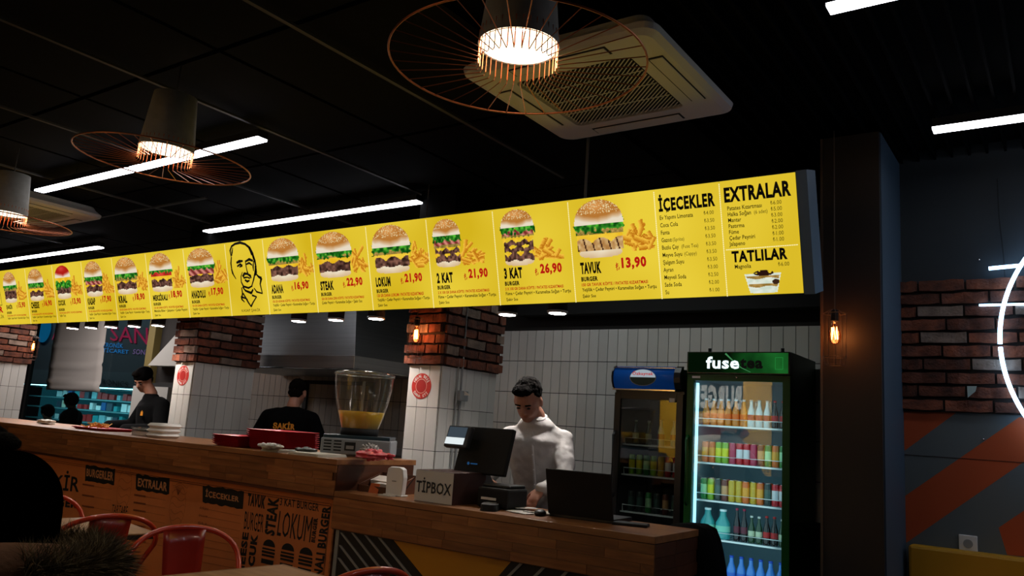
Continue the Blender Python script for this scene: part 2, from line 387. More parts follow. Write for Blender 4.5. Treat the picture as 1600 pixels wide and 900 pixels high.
obj('end_cap',MB().box(XR+.004,XR+.05,-.004,.145,-.004,SH+.004),mat('sign_cap','54687a',.5),sign)
for x in (-2.1,): obj('suspension_rod',MB().tube([(x,.13,SH-.02),(x,.13+.44*math.sin(TILT),SH-.02+.44*math.cos(TILT))],.008),mat('rod','6a6a66',.5),sign)
def smooth_noise(n,m,sc):
    g=rng.random((int(n/sc)+3,int(m/sc)+3)); y=np.arange(n)/sc; x=np.arange(m)/sc; yi=y.astype(int); xi=x.astype(int); fy=(y-yi)[:,None]; fx=(x-xi)[None]
    return g[yi][:,xi]*(1-fy)*(1-fx)+g[yi+1][:,xi]*fy*(1-fx)+g[yi][:,xi+1]*(1-fy)*fx+g[yi+1][:,xi+1]*fy*fx
def hexa(h): return np.array([int(h[i:i+2],16)/255 for i in(0,2,4)])
def paint(mb_list,img,mask,x0,x1,z0,z1,y):
    mb_list.append((img,mask,x0,x1,z0,z1,y))
def pic_object(name,items,parent):
    vs=[];fs=[];cs=[]
    for img,mask,x0,x1,z0,z1,y in items:
        H,W=mask.shape; k=len(vs)
        gx=np.linspace(x0,x1,W+1); gz=np.linspace(z0,z1,H+1)
        for j in range(H+1):
            for i in range(W+1): vs.append((gx[i],y,gz[j]))
        for j in range(H):
            for i in range(W):
                if mask[j,i]:
                    a=k+j*(W+1)+i; fs.append((a,a+1,a+W+2,a+W+1)); cs.append(img[j,i])
    me=bpy.data.meshes.new(name); me.from_pydata(vs,[],fs); me.materials.append(M_pic)
    ca=me.color_attributes.new('col','BYTE_COLOR','CORNER')
    c=np.repeat(np.array(cs),4,axis=0); c=np.clip(c,0,1); c=np.where(c<=.04045,c/12.92,((c+.055)/1.055)**2.4)
    ca.data.foreach_set('color',np.concatenate([c,np.ones((len(c),1))],1).ravel())
    me.update(); return link(name,me,parent)
def burger(layers,N=64,buntop='c08040',redbun=False):
    H=W=N; y,x=np.mgrid[0:H,0:W]; yy=(y+.5)/H; xx=(x+.5)/W*2-1
    img=np.zeros((H,W,3)); mask=np.zeros((H,W),bool)
    n1=smooth_noise(H,W,3);n2=smooth_noise(H,W,7);n3=rng.random((H,W))
    def put(m,c):
        img[m]=c[m]; mask[m]=True
    # bottom bun
    base=.15
    m=(np.abs(xx)<.80*np.sqrt(np.clip(1-((yy-.09)/.09)**4,0,1)))&(yy<.17)
    sh=np.clip(.55+yy*3-.25*np.abs(xx)+.12*n2,0,1)[...,None]; put(m,hexa('c08a50')*(1-sh)+hexa('fbeed2')*sh)
    for kind,a,b in layers:
        if kind=='patty':
            e=.03*np.sin(xx*9+a*30)+.02*n1; m=(yy>a-(.04 if a<.22 else 0)+e*.5)&(yy<b+e)&(np.abs(xx)<.86-.05*n2)
            t=n1[...,None]; put(m,hexa('22120e')*(1-t)+hexa('9a6a58')*t)
        if kind=='chick':
            m=(yy>a-.05+.015*n1)&(yy<b)&(np.abs(xx)<.86); t=n1[...,None]; c=hexa('b07a40')*(1-t)+hexa('e8c890')*t
            gr=(np.abs(((xx*3.2+yy*1.5)%1)-.5)<.09)[...,None]; put(m,np.where(gr,hexa('4a2a1a'),c))
        if kind=='cheese':
            lo=a+.09*np.abs(np.sin(xx*4.3+a*17)); m=(yy>lo)&(yy<b)&(np.abs(xx)<.88); t=n2[...,None]; put(m,hexa('f0b818')*(1-t)+hexa('ffd848')*t)
        if kind=='veg':
            m=(yy>a+.02*n1)&(yy<b+.03*n1)&(np.abs(xx)<.9); t=n1[...,None]; q=(n3>.5)[...,None]; put(m,np.where(q,hexa('7a5a28')*(1-t)+hexa('d8b060')*t,hexa('5a6a20')*(1-t)+hexa('b89048')*t))
        if kind=='tomato':
            m=(yy>a)&(yy<b+.03*np.abs(np.sin(xx*7)))&(np.abs(xx)<.84); t=n2[...,None]; put(m,hexa('a81818')*(1-t)+hexa('f05040')*t)
        if kind=='ham':
            m=(yy>a-.05*n2)&(yy<b)&(np.abs(xx)<.88); t=((np.sin(xx*14+yy*30)+1)/2)[...,None]; put(m,hexa('7a2c28')*(1-t)+hexa('e09080')*t)
        if kind=='lettuce':
            e=.09*n1; m=(yy>a+.15*n1-.09)&(yy<b+1.2*e-.04)&(np.abs(xx)<1.0-.1*n1); t=np.clip(n1*1.5-.25,0,1)[...,None]; put(m,hexa('0c4a10')*(1-t)+hexa('5cc838')*t)
        if kind=='bun':
            s=(yy-a)/(b-a); m=(yy>a)&(np.abs(xx)<.93*np.sqrt(np.clip(1-np.clip(s,0,1)**2.3,0,1)))&(yy<=b)
            edge=np.clip(s*3.6-.9*np.abs(xx)-.05+.3*(n2-.5),0,1)[...,None]
            hl=np.exp(-((xx+.1)**2/.15+(s-.75)**2/.05))[...,None]*.15
            c=hexa('f2e4cc')*(1-edge)+(hexa('b41c14') if redbun else hexa('bd7a34'))*edge+hl
            sd=((n3>.80)&(s>.45))[...,None]
            if not redbun: c=np.where(sd,hexa('f0d8a0'),c)
            put(m,c)
    return img,mask
def fries(N=44):
    img=np.zeros((N,N,3)); mask=np.zeros((N,N),bool); y,x=np.mgrid[0:N,0:N]; yy=(y+.5)/N; xx=(x+.5)/N
    for k in range(26):
        cx,cy=rng.uniform(.15,.88),rng.uniform(.08,.42)
        if k<6: cx,cy=rng.uniform(.15,.6),rng.uniform(.4,.75)
        a=rng.uniform(-.9,.9)+ (PI/2 if k<8 else rng.choice([.3,2.6])); L=rng.uniform(.12,.24); wd=rng.uniform(.045,.075)
        u=(xx-cx)*math.cos(a)+(yy-cy)*math.sin(a); v=-(xx-cx)*math.sin(a)+(yy-cy)*math.cos(a)
        m=(np.abs(u)<L)&(np.abs(v)<wd)&(yy>.02)&(yy<.98); t=np.clip((v/wd+1)/2+.2*rng.random((N,N)),0,1)[...,None]
        img[m]=(hexa('b8640a')*(1-t)+hexa('ffc844')*t)[m]; mask[m]=True
    return img,mask
STD=[('patty',.17,.34),('cheese',.22,.40),('veg',.38,.52),('lettuce',.46,.62),('bun',.57,1.0)]
menu=[(-8.65,-8.14,'ŞAKİR','15,90',[('patty',.17,.40),('veg',.38,.52),('lettuce',.46,.62),('bun',.57,1.0)],(.05,.62,.40,.96),''),
(-8.14,-7.62,'CHEESE','16,90',[('cheese',.16,.40),('patty',.18,.30),('veg',.38,.48),('lettuce',.44,.60),('bun',.57,1.0)],(.05,.66,.40,.96),''),
(-7.62,-7.10,'ÇOCUK','13,90',[('patty',.20,.38),('lettuce',.34,.54),('cheese',.48,.66),('bun',.64,1.0)],(.06,.62,.40,.96),'red'),
(-7.10,-6.60,'KASAP','17,90',[('cheese',.16,.40),('patty',.18,.30),('ham',.36,.50),('lettuce',.46,.62),('bun',.57,1.0)],(.05,.68,.40,.97),''),
(-6.60,-6.09,'KRAL','18,90',[('cheese',.16,.40),('patty',.18,.32),('veg',.36,.50),('lettuce',.46,.62),('bun',.57,1.0)],(.04,.74,.40,.97),''),
(-6.09,-5.57,'MEKSİKALI','18,90',[('patty',.17,.34),('cheese',.26,.42),('tomato',.40,.52),('lettuce',.50,.62),('bun',.57,1.0)],(.05,.70,.40,.97),''),
(-5.57,-5.05,'ANADOLU','17,90',[('cheese',.16,.40),('patty',.18,.32),('ham',.36,.52),('lettuce',.48,.62),('bun',.57,1.0)],(.04,.74,.42,.97),''),
(-4.62,-4.12,'ADANA','16,90',[('cheese',.20,.42),('patty',.17,.33),('veg',.38,.52),('lettuce',.46,.62),('bun',.57,1.0)],(.05,.74,.42,.97),''),
(-4.12,-3.61,'STEAK','22,90',[('cheese',.15,.44),('patty',.17,.33),('veg',.42,.52),('lettuce',.47,.62),('bun',.57,1.0)],(.05,.74,.42,.97),''),
(-3.61,-3.11,'LOKUM','21,90',[('patty',.17,.40),('cheese',.26,.42),('veg',.38,.52),('lettuce',.46,.62),('bun',.55,1.0)],(.06,.74,.42,.97),''),
(-3.11,-2.62,'2 KAT','21,90',[('patty',.15,.25),('cheese',.20,.30),('patty',.27,.37),('cheese',.33,.42),('veg',.40,.50),('ham',.48,.60),('lettuce',.56,.68),('bun',.65,1.0)],(.07,.52,.44,.96),''),
(-2.62,-2.13,'3 KAT','26,90',[('patty',.13,.21),('cheese',.16,.24),('patty',.24,.33),('cheese',.29,.36),('patty',.35,.44),('cheese',.40,.50),('veg',.50,.57),('ham',.56,.65),('lettuce',.61,.72),('bun',.68,1.0)],(.08,.56,.40,.97),''),
(-2.13,-1.64,'TAVUK','13,90',[('chick',.17,.38),('cheese',.26,.42),('veg',.40,.50),('lettuce',.48,.64),('bun',.58,1.0)],(.04,.66,.42,.97),'')]
red1={'2 KAT':'2 X 100 GR DANA KÖFTE / PATATES KIZARTMASI','3 KAT':'3 X 100 GR DANA KÖFTE / PATATES KIZARTMASI','TAVUK':'150 GR TAVUK KÖFTE / PATATES KIZARTMASI','ADANA':'150 GR ADANA KÖFTE / PATATES KIZARTMASI','STEAK':'220 GR DANA ZIRH KÖFTE / PATATES KIZARTMASI','LOKUM':'120 GR DANA LOKUM / PATATES KIZARTMASI'}
blk1={'2 KAT':'Füme • Çedar Peyniri • Karamelize Soğan • Turşu','3 KAT':'Füme • Çedar Peyniri • Karamelize Soğan • Turşu','STEAK':'Çedar Peyniri • Karamelize Soğan • Şakir Sos','MEKSİKALI':'Meksika Biber • Jalapeno • Çedar Peyniri','ÇOCUK':'Yeşillik • Turşu'}
M_inkS=mat('sign_ink','050403',.6)
def panel(x0,x1):
    return obj('menu_panel',MB().box(x0+.001,x1-.001,0,.004,.002,SH-.002),M_yel,sign)
for (x0,x1,nm,pr,lay,br,fl) in menu:
    pn=panel(x0,x1); W=x1-x0; X=lambda u:x0+u*W; Z=lambda v:v*SH
    t=MB(); y=-.0015
    textfit(t,nm,X(.09),Z(.270),X(.09+.050*max(len(nm),5) if len(nm)<8 else .48),Z(.385),y,0,.055)
    textfit(t,'BURGER',X(.09),Z(.20),X(.29),Z(.245),y,0,.05)
    obj('name_lettering',t,M_inkS,pn); t=MB()
    textfit(t,blk1.get(nm,'Yeşillik • Çedar Peyniri • Karamelize Soğan • Turşu'),X(.09),Z(.092),X(.95 if nm not in('STEAK','ÇOCUK') else .82 if nm=='STEAK' else .3),Z(.14),y,0,.02)
    if nm not in('STEAK','ÇOCUK','ŞAKİR'): textfit(t,'Şakir Sos',X(.09),Z(.035),X(.25),Z(.075),y,0,.02)
    obj('ingredient_lettering',t,M_inkS,pn)
    t=MB(); textfit(t,pr,X(.58),Z(.285),X(.86),Z(.405),y,0,.05)
    obj('price_lettering',t,M_redlit,pn); t=MB()
    textfit(t,red1.get(nm,'150 GR DANA KÖFTE / PATATES KIZARTMASI'),X(.09),Z(.152),X(.86),Z(.189),y,0,.03)
    textfit(t,'₺',X(.51),Z(.285),X(.555),Z(.36),y,0,0)
    obj('portion_lettering',t,M_redlit,pn)
    a,b,c,d=br; items=[]
    im,mk=fries(); paint(items,im,mk,X(b-.06),X(min(b+.34,1.0)),Z(c+.03 if c<.44 else .44),Z(.80 if b>.6 else .74),-.0012)
    im,mk=burger(lay,redbun=fl=='red'); paint(items,im,mk,X(a),X(b),Z(c),Z(d),-.002)
    pic_object('burger_picture',items,pn)
    l=MB(); zz=0
    while zz<SH-.01: l.box(x1-.0022,x1+.0022,-.0015,0,zz,zz+.008); zz+=.010
    obj('divider_line',l,M_linelit,pn)
# left-most logo panel
pn=panel(XL,-8.65); t=MB(); textfit(t,'ŞAKİR',-9.25,.27,-8.72,.45,-.0015,0,.04); textfit(t,'BUNU YİYEN BİLİR',-9.25,.07,-8.68,.11,-.0015); t.ribbon([(-9.27,.2),(-9.27,.47),(-8.72,.47),(-8.69,.2),(-9.27,.2)],.006,-.0015); obj('black_lettering',t,M_inkS,pn)
t=MB(); textfit(t,'BURGER',-9.25,.125,-8.68,.19,-.0015,0,.05); obj('red_lettering',t,M_redlit,pn)
# portrait line drawing
pn=panel(-5.05,-4.62)
def PQ(x,y):
    yt=275-.118*(x-10); yb=795-.1*(x-75); v=(yb-y)/(yb-yt); u=(x-(10+65*(1-v)))/256; return (-5.05+u*.43,v*SH)
t=MB()
strokes=[([(60,370),(52,330),(62,300),(85,283),(120,274),(155,285),(185,310),(205,350),(215,390)],[6,9,9,10,12,10,12,14,8]),
([(62,375),(60,420),(66,460),(80,500),(95,525)],[7,9,7,6,5]),([(66,462),(72,490),(88,515),(98,530)],[9,6,5,3]),
([(205,350),(222,400),(230,440),(226,480),(218,530),(205,580)],[12,12,10,9,8,6]),
([(100,415),(118,405),(140,402)],[10,14,8]),([(105,440),(125,425),(138,435),(120,445)],[8,10,10,5]),([(160,405),(185,390),(208,400)],[8,12,10]),([(165,425),(185,415),(205,430)],[7,10,6]),
([(158,400),(165,440),(172,470),(178,490)],[5,6,6,9]),([(145,510),(155,490),(175,492),(195,505),(200,520)],[12,12,9,12,7]),([(150,520),(175,515),(192,522)],[9,6,8]),([(160,535),(175,545),(190,538)],[8,11,6]),
([(140,480),(132,510),(135,550),(150,580),(185,590),(210,575)],[4,6,7,9,9,6]),
([(145,585),(165,610),(205,625),(215,600)],[7,9,12,8]),([(228,485),(250,510),(268,520),(262,560),(278,625)],[6,10,14,8,6]),([(278,625),(240,615),(222,590)],[6,8,5]),
([(138,590),(145,630),(140,670),(160,690)],[6,9,9,5]),([(150,630),(185,690),(205,720)],[8,9,6]),([(205,720),(218,690),(240,650),(210,640)],[10,7,6,9]),([(135,655),(155,660),(180,670)],[10,8,4]),([(228,440),(232,480),(228,500)],[12,15,8]),
([(170,295),(190,330),(200,360)],[4,10,6]),([(70,310),(66,340),(64,365)],[4,10,6]),([(215,400),(212,440),(216,470)],[5,9,5])]
for pts,wd in strokes: t.ribbon([PQ(*p) for p in pts],[q/256*.43*1.0 for q in wd],-.0015)
textfit(t,'KASAP ŞAKİR',-4.93,.022,-4.72,.052,-.0015,0,.0)
obj('portrait_drawing',t,M_inkS,pn)
l=MB(); zz=0
while zz<SH-.01: l.box(-4.622,-4.618,-.0015,0,zz,zz+.008); zz+=.010
obj('divider_line',l,M_linelit,pn)
# drinks
pn=panel(-1.64,-1.31); t=MB(); g=MB(); y=-.0015
def S4(x,yv,L,R,pxT,pxB): pass
textfit(t,'İÇECEKLER',-1.62,.412,-1.335,.512,y,0,.045)
rows=['Ev Yapımı Limonata','Coca Cola','Fanta','Gazoz|(Sprite)','Buzlu Çay|(Fuse Tea)','Meyve Suyu|(Cappy)','Şalgam Suyu','Ayran','Meyveli Soda','Sade Soda','Su']; prc=['4.00']+['3.50']*6+['3.00','2.50','2.00','1.00']
for i,(a,b) in enumerate(zip(rows,prc)):
    z=.388-.0365*i; parts=a.split('|'); textat(t,parts[0],-1.62,z,.029,y,0,.72,.014)
    if len(parts)>1: textat(g,parts[1],-1.62+len(parts[0])*.0108+.004,z,.026,y,0,.78,0)
    textat(g,'₺'+b,-1.345,z+.003,.026,y,0,.85,0,right=True)
obj('black_lettering',t,M_inkS,pn); obj('thin_lettering',g,M_greylit,pn)
l=MB(); zz=0
while zz<SH-.01: l.box(-1.312,-1.308,-.0015,0,zz,zz+.008); zz+=.010
obj('divider_line',l,M_linelit,pn)
pn=panel(-1.31,XR); t=MB(); g=MB()
textfit(t,'EXTRALAR',-1.29,.437,-.985,.507,y,0,.045)
for i,(a,b) in enumerate(zip(['Patates Kızartması','Halka Soğan|(6 adet)','Mantar','Pastırma','Füme','Çedar Peyniri','Jalapeno'],['6.00','5.00','3.00','2.00','2.00','1.00','1.00'])):
    z=.400-.0275*i; parts=a.split('|'); textat(t,parts[0],-1.28,z,.027,y,0,.78,.014)
    if len(parts)>1: textat(g,parts[1],-1.28+len(parts[0])*.0108+.004,z,.025,y,0,.8,0)
    textat(g,'₺'+b,-1.03,z+.006,.026,y,0,.85,0,right=True)
textfit(t,'TATLILAR',-1.275,.157,-1.02,.210,y,0,.045); textat(t,'Magnolia',-1.265,.128,.027,y,0,.78,.014); textat(g,'₺6.00',-1.015,.128,.026,y,0,.85,0,right=True)
obj('black_lettering',t,M_inkS,pn); obj('thin_lettering',g,M_greylit,pn)
l=MB(); xx=-1.30
while xx<XR-.01: l.box(xx,xx+.008,-.0015,0,.216,.220); xx+=.010
obj('divider_line',l,M_linelit,pn)
N=56; yv,xv=np.mgrid[0:N,0:N]; yv=(yv+.5)/N; xv=(xv+.5)/N*2-1; img=np.zeros((N,N,3)); ed=.62+.3*yv
mk=(np.abs(xv)<ed)&(yv<.78)&(yv>.03+.06*xv**2); nn=smooth_noise(N,N,4)[...,None]
img[:]=hexa('cfe0cc')*(1-nn)+hexa('f4f6e8')*nn
for a,b in((.28,.40),(.60,.70)):
    m=(yv>a+.03*np.sin(xv*6))&(yv<b); img[m]=(hexa('8a6a28')*(1-nn)+hexa('c8a060')*nn)[m]
m=(np.abs(np.abs(xv)-ed)<.05); img[m]=hexa('e8f0e0')
m=((xv-.05)**2/.22+(yv-.80)**2/.012<1); img[m&(nn[...,0]>.25)]=hexa('2a1410'); mk|=m&(nn[...,0]>.3)
m=((xv-.6)**2/.03+(yv-.45)**2/.01<1); img[m]=hexa('3a2418')
pic_object('dessert_picture',[(img,mk,-1.235,-1.04,.005,.125,-.002)],pn)
# ---------------------------------------------------------------- lights
def tube_light(x0,x1,yc,lab):
    t=thing('tube_light',lab,'light',((x0+x1)/2,yc,2.95),0,'linear tube lights under the ceiling')
    h=(x1-x0)/2
    obj('diffuser',MB().box(-h,h,-.035,.035,0,.012),M_strip,t)
    obj('housing',MB().box(-h,h,-.036,.036,.0125,.055),M_matblack,t)
    for s in(-.6,.6): obj('suspension_wire',MB().tube([(s*h,0,.055),(s*h,0,.15)],.002,5),M_black,t)
tube_light(-6.48,-3.80,2.76,'white linear tube light crossing behind the middle wire-ringed lamp')
tube_light(-6.34,-3.80,4.14,'white linear tube light just above the middle of the menu board')
tube_light(-10.9,-8.18,4.16,'white linear tube light above the far left menu panels')
tube_light(-.50,2.2,4.15,'white linear tube light at the right edge above the column')
tube_light(-.66,2.0,2.78,'white linear tube light at the top right corner of the photo')
def pendant(x,y,z,lab,tx=0,ty=0):
    t=thing('pendant_lamp',lab,'lamp',(x,y,z),0,'concrete pendant lamps with copper wire skirts'); t.rotation_euler=(tx,ty,0)
    obj('shade',MB().lathe([(.128,.055),(.100,.33),(.03,.345),(.03,.335),(.094,.322),(.120,.055)],36,cap=False),M_concrete,t,True)
    obj('lit_shade_inside',MB().lathe([(.1205,.058),(.098,.25),(.02,.30)],36,cap=False),glow('shade_inside_glow','ffdfb8',3.2),t,True)  # inner surface glows: bulb light on the shade put into its material
    obj('bulb',MB().ell((0,0,.17),(.045,.045,.06)),glow('pendant_bulb','fff0dc',LAMP_E),t,True)
    obj('cord',MB().tube([(0,0,.34),(0,0,CZ-z)],.004,6),M_black,t)
    ring=[(.40*math.cos(2*PI*i/72),.40*math.sin(2*PI*i/72),0) for i in range(72)]
    obj('outer_ring',MB().tube(ring,.0035,6,closed=True),M_copper,t,True)
    m=MB().tube([(.124,0,.10),(.124,0,-.002),(.13,0,-.012),(.40,0,0)],.0018,4)
    me=m.mesh('skirt_wire',M_copper)
    for k in range(36): link('skirt_wire',me,t,None,(0,0,2*PI*k/36))
    ld=bpy.data.lights.new('pendant_glow','POINT'); ld.energy=PEND_W; ld.color=(1,.85,.68); ld.shadow_soft_size=.05; lo=bpy.data.objects.new('lamp_light',ld); COL.objects.link(lo); lo.parent=t; lo.location=(0,0,.08)
pendant(-1.375,1.89,2.518,'large concrete pendant lamp with copper wire skirt, nearest, beneath the air conditioner')
pendant(-3.56,2.05,2.56,'concrete pendant lamp with wire skirt, middle one of three, crossing a tube light',0,math.radians(3))
pendant(-5.82,2.30,2.534,'concrete pendant lamp with wire skirt cut by the left edge',0,math.radians(2))
# spotlights under the sign
struct('trim_9',MB().box(-11.4,-2.2,4.0,4.12,2.20,2.36),M_matblack)
sm=[(-4.73,3.95),(-4.33,3.95),(-3.93,3.95),(-2.82,3.95),(-2.46,3.95),(-8.06,3.95),(-7.71,3.95),(-7.35,3.95),(-6.96,3.95),(-6.58,3.95)]
slab=['over the kitchen hood, left of three','over the kitchen hood, middle of three','over the kitchen hood, right of three','over the cashier, left of the pair','over the cashier, right of the pair']+['below the left menu panels, %s from the left'%ORD[i] for i in range(5)]
hm=MB().lathe([(.058,.012),(.060,.13),(.050,.14)],20).mesh('housing',M_matblack,True); fm=MB().lathe([(.050,0),(.060,.0),(.062,.014),(.050,.013)],24,cap=False).mesh('rim',M_white,True)
lm=MB().lathe([(.05,-.002),(.05,.008)],20).mesh('lens',M_spotlens)
for (x,yy),s in zip(sm,slab):
    t=thing('spotlight','small black ceiling spotlight with glowing lens '+s,'light',(x,yy,2.078),0,'spotlights beneath the menu board')
    link('housing',hm,t); link('rim',fm,t); link('lens',lm,t)
    obj('bracket',MB().box(-.01,.01,-.01,.1,.135,.155),M_black,t)
    ld=bpy.data.lights.new('spot_beam','SPOT'); ld.energy=SPOT_W; ld.color=(1,.93,.87); ld.spot_size=math.radians(125); ld.spot_blend=.8; ld.shadow_soft_size=.04; lo=bpy.data.objects.new('spot_beam',ld); COL.objects.link(lo); lo.parent=t; lo.location=(0,0,-.01)
# cage bulbs
def cage_lamp(x,y,z,lab,ztop,sc=1.0):
    t=thing('cage_lamp',lab,'lamp',(x,y,z))
    obj('bulb',MB().lathe([(.012,.062),(.015,.045),(.027,.01),(.032,-.02),(.026,-.045),(.008,-.058)],20),glass('bulb_glass','ffd9a8',.05),t,True)
    obj('filament',MB().tube([(-.012,0,.03),(-.014,0,-.03),(-.004,0,.03),(.002,0,-.03),(.01,0,.03),(.013,0,-.03)],.0042,6),glow('filament','ffb070',BULB_E),t)
    obj('socket',MB().lathe([(.016,.06),(.019,.065),(.019,.115),(.008,.122)],16),M_matblack,t,True)
    obj('cord',MB().tube([(0,0,.12),(0,0,ztop-z)],.003,5),mat('brown_cord','5a4a3a',.6),t)
    c=MB()
    for k in range(10):
        a=2*PI*k/10; c.tube([(r*math.cos(a),r*math.sin(a),h) for r,h in((.02,.12),(.055,.10),(.055,-.12),(.045,-.16))],.0016,4)
    for h,r in((.10,.055),(-.12,.055),(-.16,.045)): c.tube([(r*math.cos(2*PI*i/24),r*math.sin(2*PI*i/24),h) for i in range(24)],.0016,4,closed=True)
    obj('cage',c,mat('cage_wire','3a2a20',.5),t)
    ld=bpy.data.lights.new('bulb_glow','POINT'); ld.energy=1.3; ld.color=(1,.42,.18); ld.shadow_soft_size=.03; lo=bpy.data.objects.new('bulb_glow',ld); COL.objects.link(lo); lo.parent=t; lo.location=(0,-.0,0)
cage_lamp(-3.665,4.08,1.985,'glowing filament bulb in a wire cage beside the middle brick pillar',CZ)
cage_lamp(-.97,4.2,1.975,'glowing filament bulb in a wire cage in front of the dark column',CZ)
cage_lamp(P(52,541,1,4.5)[0],4.5,P(52,541,1,4.5)[2],'small glowing filament bulb by the far left pillar',CZ)
# neon ring, and white streaks modelled as glowing tubes
nz=P(1563,534,1,4.82); f0=4.82*.80+.05
nr=thing('neon_ring','large blue-white neon ring on the brick wall cut by the right edge','neon sign',(nz[0]+.79,4.80,nz[2]+.0))
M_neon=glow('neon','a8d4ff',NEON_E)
for a0,a1 in((100,181.0),(182.2,290)): obj('neon_tube',MB().tube([(.79*math.cos(math.radians(a)),0,.79*math.sin(math.radians(a))) for a in np.linspace(a0,a1,40)],.0105,8),M_neon,nr,True)
obj('neon_tube',MB().tube([(.79*math.cos(math.radians(a)),0,.79*math.sin(math.radians(a))) for a in np.linspace(-70,100,50)],.0105,8),M_neon,nr,True)
for a in(120,160,205,240): obj('standoff',MB().tube([(.79*math.cos(math.radians(a)),0,.79*math.sin(math.radians(a))),(.79*math.cos(math.radians(a)),.022,.79*math.sin(math.radians(a)))],.006),M_grey,nr)
for (a,b,lab) in (((1545,419.5),(1598,414.5),'upper short white glowing bar crossing the neon ring'),((1530,477),(1610,475),'lower thin white glowing bar crossing the neon ring')):
    p=P(*a,1,4.815);q=P(*b,1,4.815); tag(obj('glow_bar',MB().tube([p,q],.010 if 'upper' in lab else .006,8),M_neon,smooth=True),lab,'neon bar')
p=P(1530,406,1,4.86); tag(obj('screw',MB().ell(p,(.006,.01,.006)),M_chrome),'tiny screw in the dark wall left of the upper glowing bar','screw')
p=P(1537,686,1,4.86); tag(obj('screw',MB().ell(p,(.006,.01,.006)),M_chrome),'tiny screw in the upper orange stripe of the wall','screw')
tag(obj('cable',MB().tube([P(x,y,1,4.855) for x,y in((1558,280),(1561,340),(1568,400),(1570,430),(1569,455))],.0025,6),M_matblack),'thin black cable hanging down the wall above the neon ring','cable')
p=[P(*q,1,4.83)[[0,2]] for q in((1512,604),(1527,604),(1525,612),(1513,622))]; tag(obj('paper_scrap',MB().prism([tuple(a) for a in p],4.80,4.803),mat('pale_card','a8c4c8',.7)),'small pale card scrap stuck on the bricks','card')
a=P(1502,838,1,4.86); b=P(1524,861,1,4.86)
so=thing('wall_socket','white wall socket at the edge of the yellow bench','socket',((a[0]+b[0])/2,4.855,(a[2]+b[2])/2)); h=.042
obj('cover_plate',MB().box(-h,h,-.006,.006,-h,h),M_white,so,bevel=.003); obj('socket_hole',MB().lathe([(.022,0),(.022,.004)],20,M=Matrix.Rotation(PI/2,3,'X')),M_grey,so,loc=(0,-.006,0))
# ---------------------------------------------------------------- air conditioners
def cassette(x,y,z,lab):
    t=thing('air_conditioner',lab,'air conditioner',(x,y,z))
    def rr(h,r,n=6): return [( (h-r)*sx+r*math.cos(a),(h-r)*sy+r*math.sin(a)) for sx,sy,a0 in((1,1,0),(-1,1,90),(-1,-1,180),(1,-1,270)) for a in [math.radians(a0+90*k/n) for k in range(n+1)]]
    secs=[(.44,.06,.0),(.472,.07,.012),(.478,.07,.035),(.44,.06,.07),(.42,.05,.10)]; mb=MB(); vs=[];n=28
    for h,r,zz in secs: vs+=[(a,b,zz) for a,b in rr(h,r)]
    fs=[(j*n+i,j*n+(i+1)%n,(j+1)*n+(i+1)%n,(j+1)*n+i) for j in range(4) for i in range(n)]
    inner=rr(.29,.03); k=len(vs); vs+=[(a,b,0) for a,b in inner]; fs+=[(i,k+i,k+(i+1)%n,(i+1)%n) for i in range(n)]
    k2=len(vs); vs+=[(a,b,.02) for a,b in inner]; fs+=[(k+i,k2+i,k2+(i+1)%n,k+(i+1)%n) for i in range(n)]; fs.append(tuple(range(k2,k2+n)))
    fs.append(tuple(4*n+i for i in range(n))); mb.add(vs,fs); obj('panel',mb,M_cream,t,False)
    obj('filter_mesh',MB().box(-.275,.275,-.275,.275,.012,.018),mat('filter_dark','1d140c',.9),t)
    sl=MB().box(-.5,.5,-.0022,.0022,.0,.003).mesh('slat',M_cream)
    for i in range(46):
        d=-.38+.76*i/45; L_=2*(.278*math.sqrt(2)-abs(d)); o_=link('slat',sl,t,(d*.7071,d*.7071,.004),(0,0,-PI/4)); o_.scale=(max(L_,.01),1,1)
    for q in(-.14,0,.14): obj('cross_bar',MB().box(-.28,.28,q-.002,q+.002,.003,.006),M_cream,t)
    for k in range(4):
        R=Matrix.Rotation(k*PI/2,4,'Z'); 
        obj('louver_slot',MB().box(-.24,.24,.345,.415,-.0015,.002,M=R),mat('slot_dark','2a261e',.8),t)
        obj('louver',MB().box(-.232,.232,.352,.41,-.006,-.002,M=R@Matrix.Translation((0,0,0))),M_cream,t,bevel=.002)
    obj('duct_body',MB().box(-.40,.40,-.40,.40,.10,CZ-z),M_grey,t)
cassette(-1.735,3.06,2.945,'cream ceiling cassette air conditioner above the right end of the menu board')
cassette(-7.33,3.0,2.945,'cream ceiling cassette air conditioner behind the left-edge pendant lamp')
# ---------------------------------------------------------------- counter
YF=3.15; XS=-3.322; XE=-1.43; HT=1.167; LT=1.0
def staves(parent,x0,x1,z0,z1,rows,y,mt=M_wood,axis='x'):
    hh=(z1-z0)/rows
    lens=[.16,.24,.32,.40]; mes={L:MB().box(-L/2+.0006,L/2-.0006,-.004,.004,-hh/2+.0005,hh/2-.0005).mesh('plank',mt) for L in lens}
    for j in range(rows):
        a=x0-random.uniform(0,.2)
        while a<x1-.01:
            L=random.choice(lens); lo=max(a,x0); hi=min(a+L,x1)
            if hi-lo>.03:
                c=(lo+hi)/2; p=(c,y-random.uniform(0,.0008),z0+(j+.5)*hh) if axis=='x' else (y+random.uniform(0,.0008),c,z0+(j+.5)*hh)
                o=link('plank',mes[L],parent,p,(0,0,0) if axis=='x' else (0,0,PI/2)); o.scale=((hi-lo)/L,1,1)
            a+=L
ch=thing('counter','tall wooden serving counter with orange menu print below','counter',(-6.3,3.4,0)); ch.location=(0,0,0)
XW=-9.6
obj('worktop',MB().box(XW,XS,YF-.004,3.80,HT-.03,HT),M_woodtop,ch,bevel=.002)
